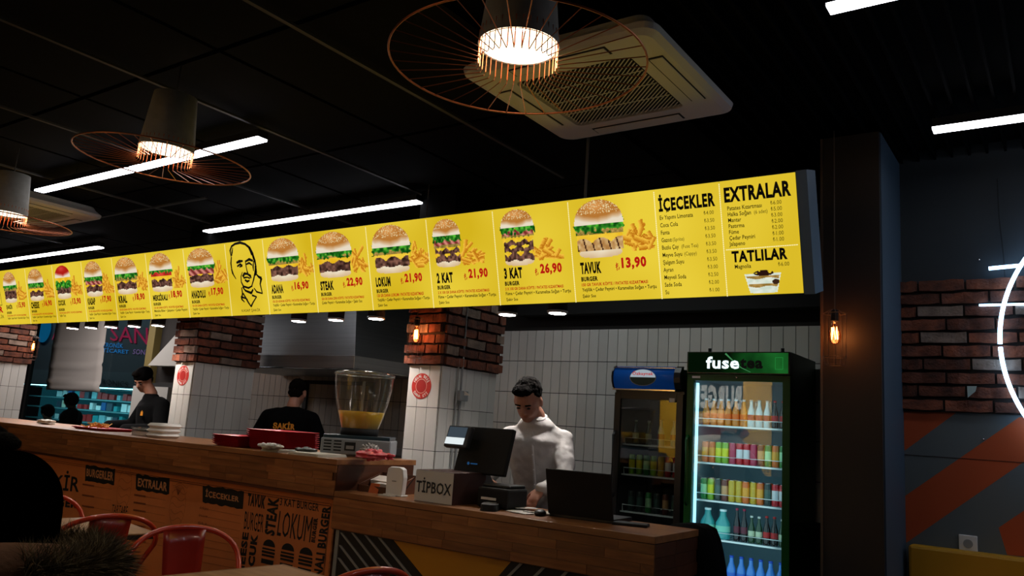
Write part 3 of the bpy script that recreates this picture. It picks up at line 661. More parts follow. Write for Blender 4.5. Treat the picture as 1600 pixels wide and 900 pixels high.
staves(ch,-8.3,XS,HT-.195,HT-.032,4,YF)
obj('fascia_core',MB().box(XW,XS-.004,YF+.004,YF+.06,HT-.21,HT-.031),M_woodend,ch)
obj('end_panel',MB().box(XS-.02,XS,YF+.008,3.78,LT-.05,HT-.031),M_woodend,ch)
obj('body',MB().box(XW,XS-.03,YF+.06,3.76,0,HT-.031),M_dark,ch)
obj('lip',MB().box(XW,XS,YF-.003,YF+.03,HT-.212,HT-.198),M_woodend,ch)
cw=thing('counter','lower wooden till counter with striped yellow front','counter',(0,0,0))
obj('worktop',MB().box(XS+.002,XE,YF-.004,3.62,LT-.03,LT),M_woodtop,cw,bevel=.002)
staves(cw,XS+.002,XE,LT-.195,LT-.032,4,YF)
obj('fascia_core',MB().box(XS+.002,XE-.004,YF+.004,YF+.06,LT-.2,LT-.031),M_woodend,cw)
staves(cw,YF+.004,3.61,LT-.195,LT-.032,3,XE-.004,M_woodend,axis='y')
obj('end_core',MB().box(XE-.06,XE-.008,YF+.06,3.6,LT-.2,LT-.031),M_woodend,cw)
obj('body',MB().box(XS+.002,XE-.12,YF+.06,3.58,0,LT-.031),M_matblack,cw)
obj('yellow_panel',MB().box(XS+.05,XE-.1,YF+.02,YF+.058,0,LT-.2),mat('yellow_panel','c88a14',.5),cw)
# striped inlays on the yellow front
def poly_px(pts,Y): return [tuple(P(x,y,1,Y)[[0,2]]) for x,y in pts]
YP=YF+.018
z_=lambda x:0
def inl(xa,xb,xc,xd): pass
blk=mat('black_inlay','100e0d',.6); wht=mat('pale_slat','8f8f8a',.5)
zt=LT-.2
# left inlay : a leaning black band with pale slats
xL=P(533,828,1,YP)[0]; xRt=P(614,838,1,YP)[0]; xRb=P(660,900,1,YP)[0]; zb=P(660,900,1,YP)[2]; sl=(xRb-xRt)/(zt-zb)
obj('black_inlay',MB().prism([(xL,zt),(xRt,zt),(xRt+sl*zt*.9,.08),(xL,.08)],YP-.004,YP+.004),blk,cw)
for k in range(6):
    x=xRt-.0-(k+1)*.098; z0_=zt
    if x<xL: z0_=zt-(xL-x)/sl; x=xL
    ln=(.5); obj('slat',MB().prism([(x,z0_),(x+.019,z0_),(x+.019+sl*ln,z0_-ln),(x+sl*ln,z0_-ln)],YP-.010,YP-.003),wht,cw)
obj('edge_strip',MB().box(xL-.03,xL-.004,YP-.008,YP+.01,0,zt),wht,cw)
xa=P(800,872,1,YP)[0]; 
obj('black_inlay',MB().prism([(xa,zt),(xa+.62,zt),(xa+.62-.62,.10),(xa-.62,.10)],YP-.004,YP+.004),blk,cw)
for k in range(5):
    x=xa+.05+k*.12; obj('slat',MB().prism([(x,zt),(x+.018,zt),(x+.018-.5,zt-.5),(x-.5,zt-.5)],YP-.010,YP-.003),wht,cw)
# kraft menu poster
YK=YF+.028
po=obj('menu_poster',MB().box(-6.9,XS-.01,YK,YK+.02,.12,HT-.213),M_kraft,ch,label='orange kraft paper menu print with black lettering')
obj('poster_edge',MB().box(XS-.012,XS-.001,YK-.004,YK+.02,.12,LT-.2),M_wood,po)
t=MB(); g=MB(); k=MB(); yk=YK-.0012
def kq(bl,br,tr,tl): return [P(x,y,1,YK)[[0,2]] for x,y in(bl,br,tr,tl)]
def q4(x,y,s=5.625,ox=280,oy=740): return (x/s+ox,y/s+oy)
def kt(s,bl,br,tr,tl,bold=.03,rot=0,mb=None):
    textfit(mb or t,s,0,0,0,0,yk,0,bold,rot,quad=kq(bl,br,tr,tl))
def brush(bl,br,tr,tl):
    q=kq(bl,br,tr,tl); n=14; r=random.Random(int(bl[0])); top=[];bot=[]
    for i in range(n+1):
        u=i/n; top.append(tuple(q[3]*(1-u)+q[2]*u+np.array([0,r.uniform(-.006,.006)]))); bot.append(tuple(q[0]*(1-u)+q[1]*u+np.array([0,r.uniform(-.006,.006)])))
    for i in range(n): t.add([(bot[i][0],yk+.0004,bot[i][1]),(bot[i+1][0],yk+.0004,bot[i+1][1]),(top[i+1][0],yk+.0004,top[i+1][1]),(top[i][0],yk+.0004,top[i][1])],[(0,1,2,3)])
def c8(x,y): return (x/2.857,y/2.857+660)
brush(c8(380,262),c8(510,278),c8(515,208),c8(383,190)); brush(c8(606,300),c8(755,322),c8(758,250),c8(608,230)); brush(q4(205,255),q4(560,312),q4(572,155),q4(208,98))
kk=MB()
for s,a in(('BURGERLER',(c8(386,240),c8(505,262),c8(508,222),c8(388,205))),('EXTRALAR',(c8(615,285),c8(745,308),c8(748,268),c8(618,248))),('İÇECEKLER',(q4(232,215),q4(525,262),q4(530,188),q4(236,130)))):
    textfit(kk,s,0,0,0,0,yk-.0004,0,.03,quad=kq(*a))
kt('TAVUK',q4(598,280),q4(752,312),q4(768,195),q4(608,168),.05)
kt('BURGER',q4(568,488),q4(735,520),q4(750,360),q4(582,328),0)
kt('STEAK',q4(750,530),q4(838,552),q4(882,215),q4(785,200),.05,90)
kt('3 KAT BURGER',q4(885,278),q4(1228,335),q4(1232,265),q4(890,210),.015)
kt('LOKUM',q4(858,545),q4(1150,608),q4(1178,380),q4(885,325),0)
kt('BURGER',q4(1160,600),q4(1195,610),q4(1222,392),q4(1185,385),.05,90)
kt('ADANALI BURGER',q4(1150,1120),q4(1230,1135),q4(1335,290),q4(1262,280),.05,90)
kt('CHEESE',q4(500,1000),q4(555,1010),q4(615,520),q4(560,512),.05,90)
kt('ÇOCUK',q4(580,1010),q4(650,1025),q4(708,538),q4(635,525),.06,90)
kt('TARTARE',c8(495,408),c8(565,418),c8(573,375),c8(503,366),.0)
kt('ŞAKİR',c8(150,310),c8(350,330),c8(362,222),c8(165,200),.02)
kt('BURGER',c8(170,365),c8(345,385),c8(350,345),c8(175,330),.05)
for cxp,cyp in((790,640),(955,675),(1115,712)):
    c=P(*q4(cxp,cyp),1,YK); r=.053
    th=[tuple(((c[0]+r*math.cos(a)),(c[2]+r*.72*math.sin(a)))) for a in np.linspace(0,PI,18)]; t.add([(a,yk,b) for a,b in th],[tuple(range(18))])
    for dz,ww,hh in((-.016,.056,.010),(-.034,.058,.013),(-.052,.055,.012),(-.085,.054,.026)): t.add([(c[0]-ww,yk,c[2]+dz-hh/2),(c[0]+ww,yk,c[2]+dz-hh/2),(c[0]+ww,yk,c[2]+dz+hh/2),(c[0]-ww,yk,c[2]+dz+hh/2)],[(0,1,2,3)])
def wline(p,q,wd=.003,mb=t): mb.ribbon([tuple(P(*p,1,YK)[[0,2]]),tuple(P(*q,1,YK)[[0,2]])],wd,yk)
# frame lines
for dz in(.03,.042): t.ribbon([(-6.85,HT-.213-dz),(XS-.03-dz*.5,HT-.213-dz),(XS-.03-dz*.5,.2)],.0025,yk)
for c0,rows_ in (((182,300),8),((182,300),0)):
    for i in range(rows_):
        y0=300+i*66; wline(q4(180-i*8,y0),q4(545-i*6,y0+72),.0022,g); textfit(g,['AYRAN','ŞALGAM','SU','SODA','LİMONATA','GAZOZ','MEYVE SUYU','KOLA'][i],0,0,0,0,yk,0,.02,quad=kq(q4(180-i*8,y0+12),q4(255-i*8,y0+26),q4(258-i*8,y0+2),q4(183-i*8,y0-14)))
for i in range(7):
    y0=322+i*34; wline(c8(600-i*2,y0),c8(740-i*2,y0+26),.0022,g); wline(c8(600-i*2,y0+1),c8(650,y0+9),.012,g)
for i in range(6):
    y0=275+i*48; wline(c8(370-i*2,y0),c8(500-i*2,y0+24),.0022,g); wline(c8(370-i*2,y0+1),c8(420,y0+9),.012,g)
# faint sketches: layered burger, pineapple jar, bottle
def sketch(cx,cy,rx,rz):
    c=P(*c8(cx,cy),1,YK)
    for j in range(6):
        g.ribbon([(c[0]+rx*math.sin(a)*(1-.05*j),c[2]+rz*(1-.33*j)+.012*math.cos(a*3+j)) for a in np.linspace(-1.5,1.5,12)],.0025,yk)
    g.ribbon([(c[0]+rx*math.cos(a),c[2]+rz*math.sin(a)) for a in np.linspace(0,2*PI,30)],.002,yk)
sketch(555,295,.085,.15); sketch(793,372,.085,.13)
for s in np.linspace(-.06,.06,9): 
    c=P(*c8(795,325),1,YK); g.ribbon([(c[0],c[2]),(c[0]+s*.6,c[2]+.05),(c[0]+s,c[2]+.10-abs(s))],.002,yk)
obj('black_lettering',t,M_ink,po); obj('faint_print',g,M_kraftdark,po); obj('pale_lettering',kk,mat('kraft_pale','c98a5a',.7),po)
# ---------------------------------------------------------------- kitchen hood
hd=thing('extractor_hood','large stainless extractor hood between the two brick pillars','hood',(-6.2,5.6,1.82)); hx0,hx1,hy0,hy1=-1.4,1.01,-.6,.58
obj('lip',MB().box(hx0,hx1,hy0,hy1,.004,.12),M_steel,hd,bevel=.004)
mb=MB(); mb.add([(hx0,hy0,.12),(hx1,hy0,.12),(hx1,hy1,.12),(hx0,hy1,.12),(hx0+.1,hy0+.02,.62),(hx1-.05,hy0+.42,.62),(hx1-.35,hy1,.62),(hx0+.3,hy1,.62),(hx0+.1,hy0+.02,.62)],[(0,1,5,4),(1,2,6,5),(2,3,7,6),(3,0,4,7),(4,5,6,7),(3,2,1,0)])
mb=MB(); mb.add([(hx0,hy0,.12),(hx1,hy0,.12),(hx1,hy1,.12),(hx0,hy1,.12),(hx0,hy0+.16,.75),(hx1-.22,hy0+.16,.75),(hx1-.22,hy1,.75),(hx0,hy1,.75)],[(0,1,5,4),(1,2,6,5),(2,3,7,6),(3,0,4,7),(4,5,6,7),(3,2,1,0)])
obj('canopy',mb,M_steel,hd)
obj('flue',MB().box(-.6,.3,-.2,.5,.75,1.2),M_steel,hd)
obj('rim_channel',MB().tube([(hx0,hy0-.004,.0),(hx1+.004,hy0-.004,.0),(hx1+.004,hy1,.0)],.007),M_chrome,hd)
# stove line and dark back panel under the hood
st=thing('stove','dark kitchen range below the hood behind the cook','stove',(-6.1,5.85,0))
obj('body',MB().box(-1.3,1.2,-.3,.3,0,.9),M_steel,st); obj('hotplate',MB().box(-1.2,1.1,-.28,.25,.9,.94),M_matblack,st)
obj('splash_frame',MB().box(-1.06,-1.0,.31,.335,.94,1.78),M_matblack,st); obj('splash_frame',MB().box(-.03,.03,.31,.335,.94,1.78),M_matblack,st); obj('shelf_rail',MB().box(-1.3,1.2,.30,.335,1.05,1.12),M_steel,st)
obj('frame_top',MB().box(-1.06,.03,.31,.335,1.74,1.78),M_matblack,st)
# ---------------------------------------------------------------- window to the street and the shop beyond
wd_=struct('window_1',MB().box(-14.6,-10.36,6.2,6.3,0,.95),mat('sill_wall','2c2825',.8))
struct('window_header',MB().box(-14.6,-10.36,6.2,6.3,2.75,CZ),M_matblack,wd_)
struct('pane',MB().box(-14.6,-10.36,6.25,6.256,.95,2.75),glass('window_glass','dff2f4',.03),wd_)
struct('window_frame',MB().box(-13.95,-13.88,6.22,6.29,.95,2.75),M_matblack,wd_)
pp=[P(x,y,1,6.22)[[0,2]] for x,y in((75,609),(158,613),(172,500),(92,500))]
pa=MB(); nn_=10
def bil(u,v): return pp[0]*(1-u)*(1-v)+pp[1]*u*(1-v)+pp[2]*u*v+pp[3]*(1-u)*v
vs=[];fs=[]
for j in range(25):
    v=j/24
    for i in range(9):
        u=i/8; q=bil(u,v); cr=sum(.022*math.exp(-((v-c-.02*math.sin(u*4+c*9))/.018)**2) for c in(.10,.35,.62)); vs.append((q[0],6.19-cr-.008*math.sin(u*5+v*3),q[1]))
for j in range(24):
    for i in range(8): fs.append((j*9+i,j*9+i+1,(j+1)*9+i+1,(j+1)*9+i))
pa.add(vs,fs); o=obj('paper_sheet',pa,mat('poster_back','b4aca6',.85),smooth=True); so_=o.modifiers.new('s','SOLIDIFY'); so_.thickness=.004; tag(o,'pale creased paper sheet hanging on the kitchen window','paper')
# street front beyond
YS=9.0
sf=thing('shop_front','street shop front with dark fascia and lit shelves beyond the window','shop',(-17,YS,0))
def lx(p): return p[0]+17
fz=P(100,600,1,YS)[2]
obj('fascia',MB().box(-7,4,-.05,.1,fz,fz+2.4),mat('fascia_dark','4a484a',.7),sf)
obj('canopy',MB().box(-7,4,-.25,-.05,fz-.02,fz+.28),mat('canopy_grey','55585a',.7),sf)
obj('floor_slab',MB().box(-7,4,.1,3,-.05,.2),M_dark,sf); obj('rear_panel',MB().box(-7,4,2.2,2.3,0,fz+.3),glow('teal_wall_glow','1c5560',.45),sf)  # rear panel given a teal glow, stands in for the shop lighting
obj('shop_tube',MB().box(-6,3.5,1.2,1.3,fz-.02,fz),glow('teal_tube','a8f4ff',6),sf)
blu=glow('neon_blue','2a80c8',.8); pnk=glow('neon_pink','b02848',.8)
def sf_text(s,bl,br,tr,tl,m,name='lettering',b=.0,Y=YS-.07):
    t=MB(); q=[P(x,y,1,Y)[[0,2]]+np.array([17,0]) for x,y in(bl,br,tr,tl)]; textfit(t,s,0,0,0,0,Y-YS,0,b,quad=q); obj(name,t,m,sf,label=None)
sf_text('SAN',(172,532),(231,539),(231,512),(173,510),pnk); sf_text('A',(81,531),(88,531),(88,520),(83,520),pnk)
sf_text('TRONİK',(160,542),(192,544),(192,535),(162,533),blu); sf_text('TİCARET',(160,550),(201,553),(201,545),(161,542),blu); sf_text('SONİ',(207,553),(231,555),(231,544),(209,543),glow('neon_lilac','a070a8',.6))
sf_text('RONICS',(160,600),(200,605),(200,597),(160,592),M_ink,Y=YS-.27); 
c=P(71,515,1,YS-.08); obj('blue_disc',MB().lathe([(.30,0),(.30,.03)],30,c=(c[0]+17,-.10,c[2]),M=Matrix.Rotation(PI/2,3,'X')),glow('blue_disc','126a98',.6),sf)
for zz in (.55,.85,1.15,1.42,1.68):
    obj('shelf',MB().box(-6.5,3.3,1.6,1.95,zz-.03,zz),mat('shop_shelf','6a9aa0',.5),sf)
cols=['e8f0f0','c83030','2060a0','30a0a8','d8d8c0','405060','90c8d0']
gm={}
for zi,zz in enumerate((.56,.86,1.16,1.43)):
    for k in range(28):
        cc=random.choice(cols); x=-21.9+k*.285+random.uniform(-.05,.05); hgt=random.uniform(.10,.20); 
        if cc not in gm: gm[cc]=MB().box(-.11,.11,-.05,.05,0,1).mesh('box',mat('goods_'+cc,cc,.5))
        o=link('goods_box',gm[cc],None,(x,YS+1.72,zz)); o.scale=(random.uniform(.6,1.2),1,hgt); tag(o,'small boxed goods on the teal lit shelves beyond the window','box','boxed goods in the shop beyond the window')
ld=bpy.data.lights.new('shop_light','AREA'); ld.energy=60; ld.color=(.55,.95,1); ld.shape='RECTANGLE'; ld.size=8; ld.size_y=.3; lo=bpy.data.objects.new('shop_light',ld); COL.objects.link(lo); lo.location=(-17.5,YS+.9,fz-.05)
# ---------------------------------------------------------------- people
def remesh(o,vox,smooth=6,fac=.6):
    r=o.modifiers.new('r','REMESH'); r.mode='VOXEL'; r.voxel_size=vox; r.use_smooth_shade=True
    s=o.modifiers.new('s','SMOOTH'); s.iterations=smooth; s.factor=fac
def V(*a): return Vector(a)
def hand(mb,wrist,d,nrm,side,curl=.35,sc=1.0):
    """palm + five fingers; d=direction of the fingers, nrm=back of the hand, side=+1/-1 towards the thumb"""
    d=Vector(d).normalized(); nrm=Vector(nrm).normalized(); lat=d.cross(nrm).normalized()*side; nrm=lat.cross(d).normalized()*side
    M=Matrix((lat,d,nrm)).transposed(); w=Vector(wrist)
    mb.ell(w+d*.045*sc,(.040*sc,.052*sc,.017*sc),14,9,M=M)
    for i,(off,L) in enumerate(((.030,.070),(.010,.080),(-.010,.074),(-.029,.058))):
        p=w+d*.075*sc+lat*off*sc; pts=[w+d*.04*sc+lat*off*.8*sc,p]; a=0
        for q in(.42,.32,.26): a+=curl; p=p+(d*math.cos(a)-nrm*math.sin(a))*L*q*sc; pts.append(p)
        mb.chain(pts,[.010*sc,.0095*sc,.0088*sc,.008*sc,.0072*sc],8)
    p=w+d*.02*sc+lat*.028*sc; q=p+(lat*.8+d*.6-nrm*.25)*.038*sc; r2=q+(lat*.35+d*.9-nrm*.4)*.03*sc
    mb.chain([p,q,r2],[.013*sc,.0105*sc,.0085*sc],8)
def head(mb,c,R,s=1.0):
    """R maps local (x right, y forward, z up) to the person frame"""
    def L(x,y,z): return Vector(c)+R@Vector((x,y,z))*s
    mb.ell(L(0,-.012,.03),(.076*s,.096*s,.088*s),18,12,M=R)       # cranium
    mb.ell(L(0,.012,-.03),(.062*s,.074*s,.080*s),16,11,M=R)       # face
    mb.ell(L(0,.035,-.082),(.038*s,.040*s,.030*s),12,8,M=R)       # chin
    mb.tube([L(0,.078,.018),L(0,.104,-.024)],[.009*s,.015*s],8)   # nose
    mb.ell(L(0,.088,-.026),(.017*s,.014*s,.011*s),10,6,M=R)
    mb.ell(L(0,.076,.030),(.048*s,.012*s,.010*s),12,6,M=R)        # brow
    for k in(-1,1): mb.ell(L(.076*k,-.008,-.008),(.010*s,.020*s,.032*s),10,8,M=R)
    mb.ell(L(0,.078,-.056),(.024*s,.010*s,.009*s),10,6,M=R)       # lips
def person(label,loc,rot,p,vox=.009,group=None,cat='person'):
    t=thing('person',label,cat,loc,rot,group)
    R=Matrix.Rotation(p.get('yaw',0),3,'Z')@Matrix.Rotation(p.get('roll',0),3,'Y')@Matrix.Rotation(-p.get('pitch',0),3,'X')
    hc=V(*p['head']); nk=V(*p['neck']); sh=p['shoulder_z']; sw=p['sw']; hp=V(*p['hip']); cx=V(*p['chest'])
    b=MB(); head(b,hc,R,p.get('hs',1)); b.chain([nk,nk.lerp(hc,.55)+V(0,-.01,0)],[.058,.052],14)
    b.loft([((hp.x,hp.y,hp.z-.10),.13,.09),((hp.x,hp.y,hp.z),.15,.10),((cx.x*.5+hp.x*.5,(cx.y+hp.y)/2,(cx.z+hp.z)/2),.125,.085),((cx.x,cx.y,cx.z),.15,.10),((cx.x,cx.y,sh-.02),sw*.85,.08),((nk.x,nk.y,sh+.03),.07,.06)],20)
    cloth=MB()
    k=p.get('bulk',.014)
    cloth.loft([((hp.x,hp.y,hp.z-.06),.155+k,.112+k),((hp.x,hp.y,hp.z+.02),.152+k,.11+k),((cx.x*.5+hp.x*.5,(cx.y+hp.y)/2,(cx.z+hp.z)/2),.135+k,.098+k),((cx.x,cx.y,cx.z),.16+k,.112+k),((cx.x,cx.y,(cx.z+sh)/2+.02),.168+k,.112+k),((cx.x,cx.y,sh-.03),sw*.98,.088+k),((cx.x*.9+nk.x*.1,cx.y,sh+.0),sw*.80,.078+k),((nk.x*.6+cx.x*.4,nk.y,sh+.03),.115,.078),((nk.x,nk.y,max(nk.z,sh+.06)),.066,.062)],24)
    for (s,e,wr,hd_,nr,cl) in p['arms']:
        S=V(cx.x+s*sw*.96,cx.y,sh-.045); e=V(*e); wr=V(*wr); dd=(V(*hd_)).normalized()
        b.chain([S,e,wr],[.045,.036,.026],12); sl_=p.get('sleeve',1.0); w2=e.lerp(wr,sl_*.97)
        cloth.chain([V(cx.x+s*sw*.55,cx.y,sh-.03),S,S.lerp(e,.5),e,e.lerp(w2,.5),w2],[.062+k*.5,.053+k*.6,.049+k*.7,.043+k*.8,.039+k*.7,.034+k*.6],14)
        hand(b,wr,dd,V(*nr),-s if p.get('thumbin',True) else s,cl)
    pants=MB()
    for s,kn,ft in p['legs']:
        H=V(hp.x+s*.085,hp.y,hp.z-.02); kn=V(*kn); ft=V(*ft)
        b.chain([H,kn,ft],[.07,.05,.036],12); pants.chain([H,H.lerp(kn,.5),kn,ft+V(0,0,.05)],[.098,.085,.066,.055],14)
        f=MB(); f.ell(ft+V(0,.06,-.01),(.045,.135,.045),14,8); obj('shoe',f,M_matblack,t,True)
    pants.loft([((hp.x,hp.y,hp.z-.12),.15,.11),((hp.x,hp.y,hp.z+.03),.155,.113)],20)
    o=obj('body',b,M_skin,t,True); remesh(o,vox*.8 if vox<.01 else vox,3,.5)
    o=obj(p.get('cloth_name','shirt'),cloth,p['cloth'],t,True); remesh(o,vox,8)
    if p.get('wrinkle'):
        tx=bpy.data.textures.new('fold','CLOUDS'); tx.noise_scale=.09; dm=o.modifiers.new('d','DISPLACE'); dm.texture=tx; dm.strength=p['wrinkle']; dm.mid_level=.5
    o=obj('trousers',pants,p.get('pants',M_blackcloth),t,True); remesh(o,vox*1.2,4)
    L=lambda x,y,z:hc+R@V(x,y,z)*p.get('hs',1)
    h=MB()
    if p.get('hair','short')=='short':
        h.ell(L(0,-.026,.050),(.081,.098,.084),20,12,M=R); h.ell(L(.012,.045,.098),(.056,.050,.030),14,8,M=R); h.ell(L(0,-.060,-.01),(.068,.046,.055),16,9,M=R)
        if p.get('beard'): h.ell(L(0,.034,-.080),(.047,.050,.033),14,8,M=R)
        o=obj('hair',h,M_hair,t,True); remesh(o,.006,2); tx=bpy.data.textures.new('tuft','CLOUDS'); tx.noise_scale=.025; dm=o.modifiers.new('d','DISPLACE'); dm.texture=tx; dm.strength=.016; dm.mid_level=.6; dm.texture_coords='LOCAL'
    for s in(-1,1):
        e=MB(); e.ell(L(.030*s,.083,.006),(.012,.007,.006),10,6,M=R); obj('eye',e,mat('eye','1a1210',.3),t,True)
        e=MB(); e.tube([L(.014*s,.090,.026),L(.046*s,.082,.027)],[.005,.004],6); obj('eyebrow',e,M_hair,t,True)
    return t,R,L
# cashier (faces the counter; local x = -X, local y = -Y)
X0,Y0=-2.54,3.93
cz,R,L=person('man in a white shirt looking down behind the till counter','',0,dict(head=(.055,.125,1.555),neck=(.015,.035,1.44),shoulder_z=1.365,sw=.185,hip=(-.06,-.02,.96),chest=(-.01,0,1.24),pitch=.62,yaw=.30,roll=-.05,hs=.98,
    arms=[(1,(.265,.02,1.10),(.17,.24,1.105),(-.5,.8,-.25),(0,.2,1),.4),(-1,(-.265,.02,1.10),(-.165,.20,1.06),(.10,.42,-.5),(-.1,1,.5),.35)],
    legs=[(1,(.09,.02,.5),(.10,0,.06)),(-1,(-.14,.03,.5),(-.15,0,.06))],cloth=M_shirt,wrinkle=.022,bulk=.012,beard=False),vox=.008) if False else (None,None,None)
def mk_cashier():
    A=PI+.40; ca,sa=math.cos(-A),math.sin(-A)
    def l(x,y,z): dx,dy=x-X0,y-Y0; return (dx*ca-dy*sa,dx*sa+dy*ca,z)
    def ld_(x,y,z): return (x*ca-y*sa,x*sa+y*ca,z)
    t,R,L=person('man in a white shirt looking down behind the till counter','person' and (X0,Y0,0),A,dict(head=(.045,.105,1.555),neck=(.012,.02,1.475),shoulder_z=1.395,sw=.165,hip=(-.05,-.02,.96),chest=(0,0,1.24),pitch=.62,yaw=-.12,roll=0,hs=1.0,
    arms=[(1,l(-2.80,3.86,1.13),l(-2.73,3.71,1.11),ld_(.35,-.3,-.1),(0,0,1),.4),(-1,l(-2.29,3.87,1.14),l(-2.345,3.70,1.09),ld_(-.14,-.55,-.62),ld_(-.1,-.6,.7),.25)],
    legs=[(1,(.03,.02,.5),(.04,0,.06)),(-1,(-.14,.03,.5),(-.15,0,.06))],cloth=M_shirt,wrinkle=.022,bulk=.008),vox=.008)
    wr=l(-2.341,3.712,1.098)
    # collar, placket, buttons, watch
    c=MB(); c.tube([(.012+.064*math.cos(a),.022+.062*math.sin(a),1.468+.022*math.sin(a-PI)) for a in np.linspace(PI/2+.3,PI*2.5-.3,22)],.011,8); obj('collar',c,M_shirt,t,True)
    pl=MB(); 
    zs=np.linspace(.98,1.40,14); 
    pl.tube([(-.045+.055*(z-.98)/.4,.118-.05*max(0,(z-1.28)/.12)**1.5+.012*math.sin((z-.98)*7),z) for z in zs],.009,6); obj('placket',pl,M_shirt,t,True)
    for z in np.linspace(1.02,1.34,5): 
        x=-.045+.055*(z-.98)/.4; obj('button',MB().ell((x,.128-.05*max(0,(z-1.28)/.12)**1.5+.012*math.sin((z-.98)*7),z),(.005,.003,.005),8,6),M_white,t)
    obj('wristwatch',MB().lathe([(.030,-.01),(.033,0),(.030,.01)],18,c=wr,M=Matrix.Rotation(-1.0,3,'X')),M_black,t,True)
    return t
mk_cashier()
def apron_logo(t,txt,x0,x1,z0,z1,y,m,rz=0):
    q=MB(); textfit(q,txt,x0,z0,x1,z1,y,0,.04); return obj('back_print',q,m,t)
# cook with his back turned
t,R,L=person('cook in a black jacket with his back turned under the hood',(-5.74,4.82,0),math.radians(38),dict(head=(.03,.06,1.575),neck=(.015,.0,1.46),shoulder_z=1.40,sw=.20,hip=(0,0,.96),chest=(0,.0,1.24),pitch=.35,yaw=-.15,roll=0,
    arms=[(1,(.30,.02,1.12),(.20,.25,1.04),(-.2,1,-.2),(0,.2,1),.4),(-1,(-.30,.02,1.12),(-.20,.25,1.04),(.2,1,-.2),(0,.2,1),.4)],legs=[(1,(.10,.02,.5),(.10,0,.06)),(-1,(-.10,.02,.5),(-.10,0,.06))],cloth=M_blackcloth,cloth_name='jacket',bulk=.03),vox=.011)
q=MB(); textfit(q,'ŞAKİR',-.105,1.245,.085,1.325,-.158,0,.05); o=obj('back_print',q,mat('orange_print','d88a1c',.6),t); 
q=MB(); q.prism([(-.09,1.205),(.075,1.205),(.065,1.24),(-.075,1.24)],-.158,-.155); obj('red_print',q,mat('red_print','a02010',.6),t)
# cook with cap by the window
t,R,L=person('cook in a black jacket and backwards black cap by the window',(-7.56,4.62,0),math.radians(172),dict(head=(.08,.11,1.625),neck=(.03,.03,1.50),shoulder_z=1.43,sw=.20,hip=(0,0,.98),chest=(0,.0,1.28),pitch=.55,yaw=.55,roll=0,
    arms=[(1,(.31,.06,1.16),(.25,.32,1.16),(-.1,1,-.3),(0,.2,1),.4),(-1,(-.29,.04,1.15),(-.1,.30,1.14),(.2,1,-.3),(0,.2,1),.4)],legs=[(1,(.10,.02,.5),(.10,0,.06)),(-1,(-.10,.02,.5),(-.10,0,.06))],cloth=M_blackcloth,cloth_name='jacket',bulk=.035),vox=.011)
cp=MB(); cp.ell(L(0,-.02,.055),(.088,.106,.080),20,12,M=R); o=obj('cap',cp,M_blackcloth,t,True)
q=MB(); q.prism([(-.12,1.28),(-.07,1.28),(-.075,1.32),(-.085,1.30),(-.095,1.33),(-.105,1.30),(-.115,1.32)],.150,.154); obj('chest_print',q,mat('orange_print','d88a1c',.6),t)
# passers-by outside the window
for (px,py,lb,ang) in ((78,640,'dark coated passer-by outside the window, left of the pair',200),(116,622,'dark coated passer-by outside the window, right of the pair',160)):
    c=P(px,py,1,6.9)
    t,R,L=person(lb,(c[0],6.9,c[2]-1.62),math.radians(ang),dict(head=(0,.05,1.57),neck=(0,.0,1.46),shoulder_z=1.40,sw=.21,hip=(0,0,.96),chest=(0,.0,1.24),pitch=.3,
      arms=[(1,(.31,.02,1.12),(.24,.2,1.0),(-.2,1,-.2),(0,.2,1),.4),(-1,(-.31,.02,1.12),(-.24,.2,1.0),(.2,1,-.2),(0,.2,1),.4)],legs=[(1,(.10,.02,.5),(.10,0,.06)),(-1,(-.10,.02,.5),(-.10,0,.06))],cloth=M_blackcloth,cloth_name='coat',bulk=.06),vox=.014)
    hm_=MB(); hm_.ell(L(0,-.02,.02),(.10,.115,.12),16,10,M=R); obj('hood',hm_,M_blackcloth,t,True)
# seated guests in front
def sit(label,loc,rot,hp,extra):
    d=dict(head=(0,.03,1.17),neck=(0,-.01,1.04),shoulder_z=.98,sw=.20,hip=(0,-.02,.52),chest=(0,-.02,.82),pitch=.15,arms=[(1,(.27,.06,.70),(.18,.32,.74),(-.3,1,0),(0,.1,1),.4),(-1,(-.27,.06,.70),(-.18,.32,.74),(.3,1,0),(0,.1,1),.4)],
      legs=[(1,(.10,.42,.50),(.10,.42,.07)),(-1,(-.10,.42,.50),(-.10,.42,.07))],cloth=M_blackcloth,cloth_name='jacket',bulk=.03); d.update(hp); return person(label,loc,rot,d,**extra)
rot_f=math.atan2(.905,.425)  # facing along (-.905,.425)
t,R,L=sit('person in a black beanie and fur-trimmed hooded coat, seen from behind',(-1.86,.83,0),rot_f,dict(head=(0,.03,1.125),neck=(0,-.01,1.0),shoulder_z=.94,cloth=mat('brown_coat','80563e',.9,bump=.5,bscale=30),hair='none',sw=.22),dict(vox=.012))
bn=MB(); bn.ell(L(0,-.005,.035),(.112,.130,.122),28,16,M=R); bn.loft([(tuple(L(0,-.005,-.06)),.100,.118),(tuple(L(0,-.005,-.03)),.113,.130),(tuple(L(0,-.005,.03)),.113,.131)],28); o=obj('beanie',bn,mat('black_knit','020202',1.0,bump=.8,bscale=150,spec=0),t,True); remesh(o,.008,4)
hb=MB()
for i in range(15):
    a=math.radians(-250+i*(320/14)); 
hb.tube([(.155*math.cos(a),-.03+.135*math.sin(a),1.035-.02*math.sin(a)) for a in np.linspace(math.radians(140),math.radians(400),22)],[.03+.035*math.sin(PI*i/21) for i in range(22)],12); hb.ell((0,-.12,.98),(.19,.09,.10),16,10)
o=obj('hood',hb,mat('hood_cloth','8a6044',.9,bump=.6,bscale=40),t,True); remesh(o,.01,4)
fr=MB()
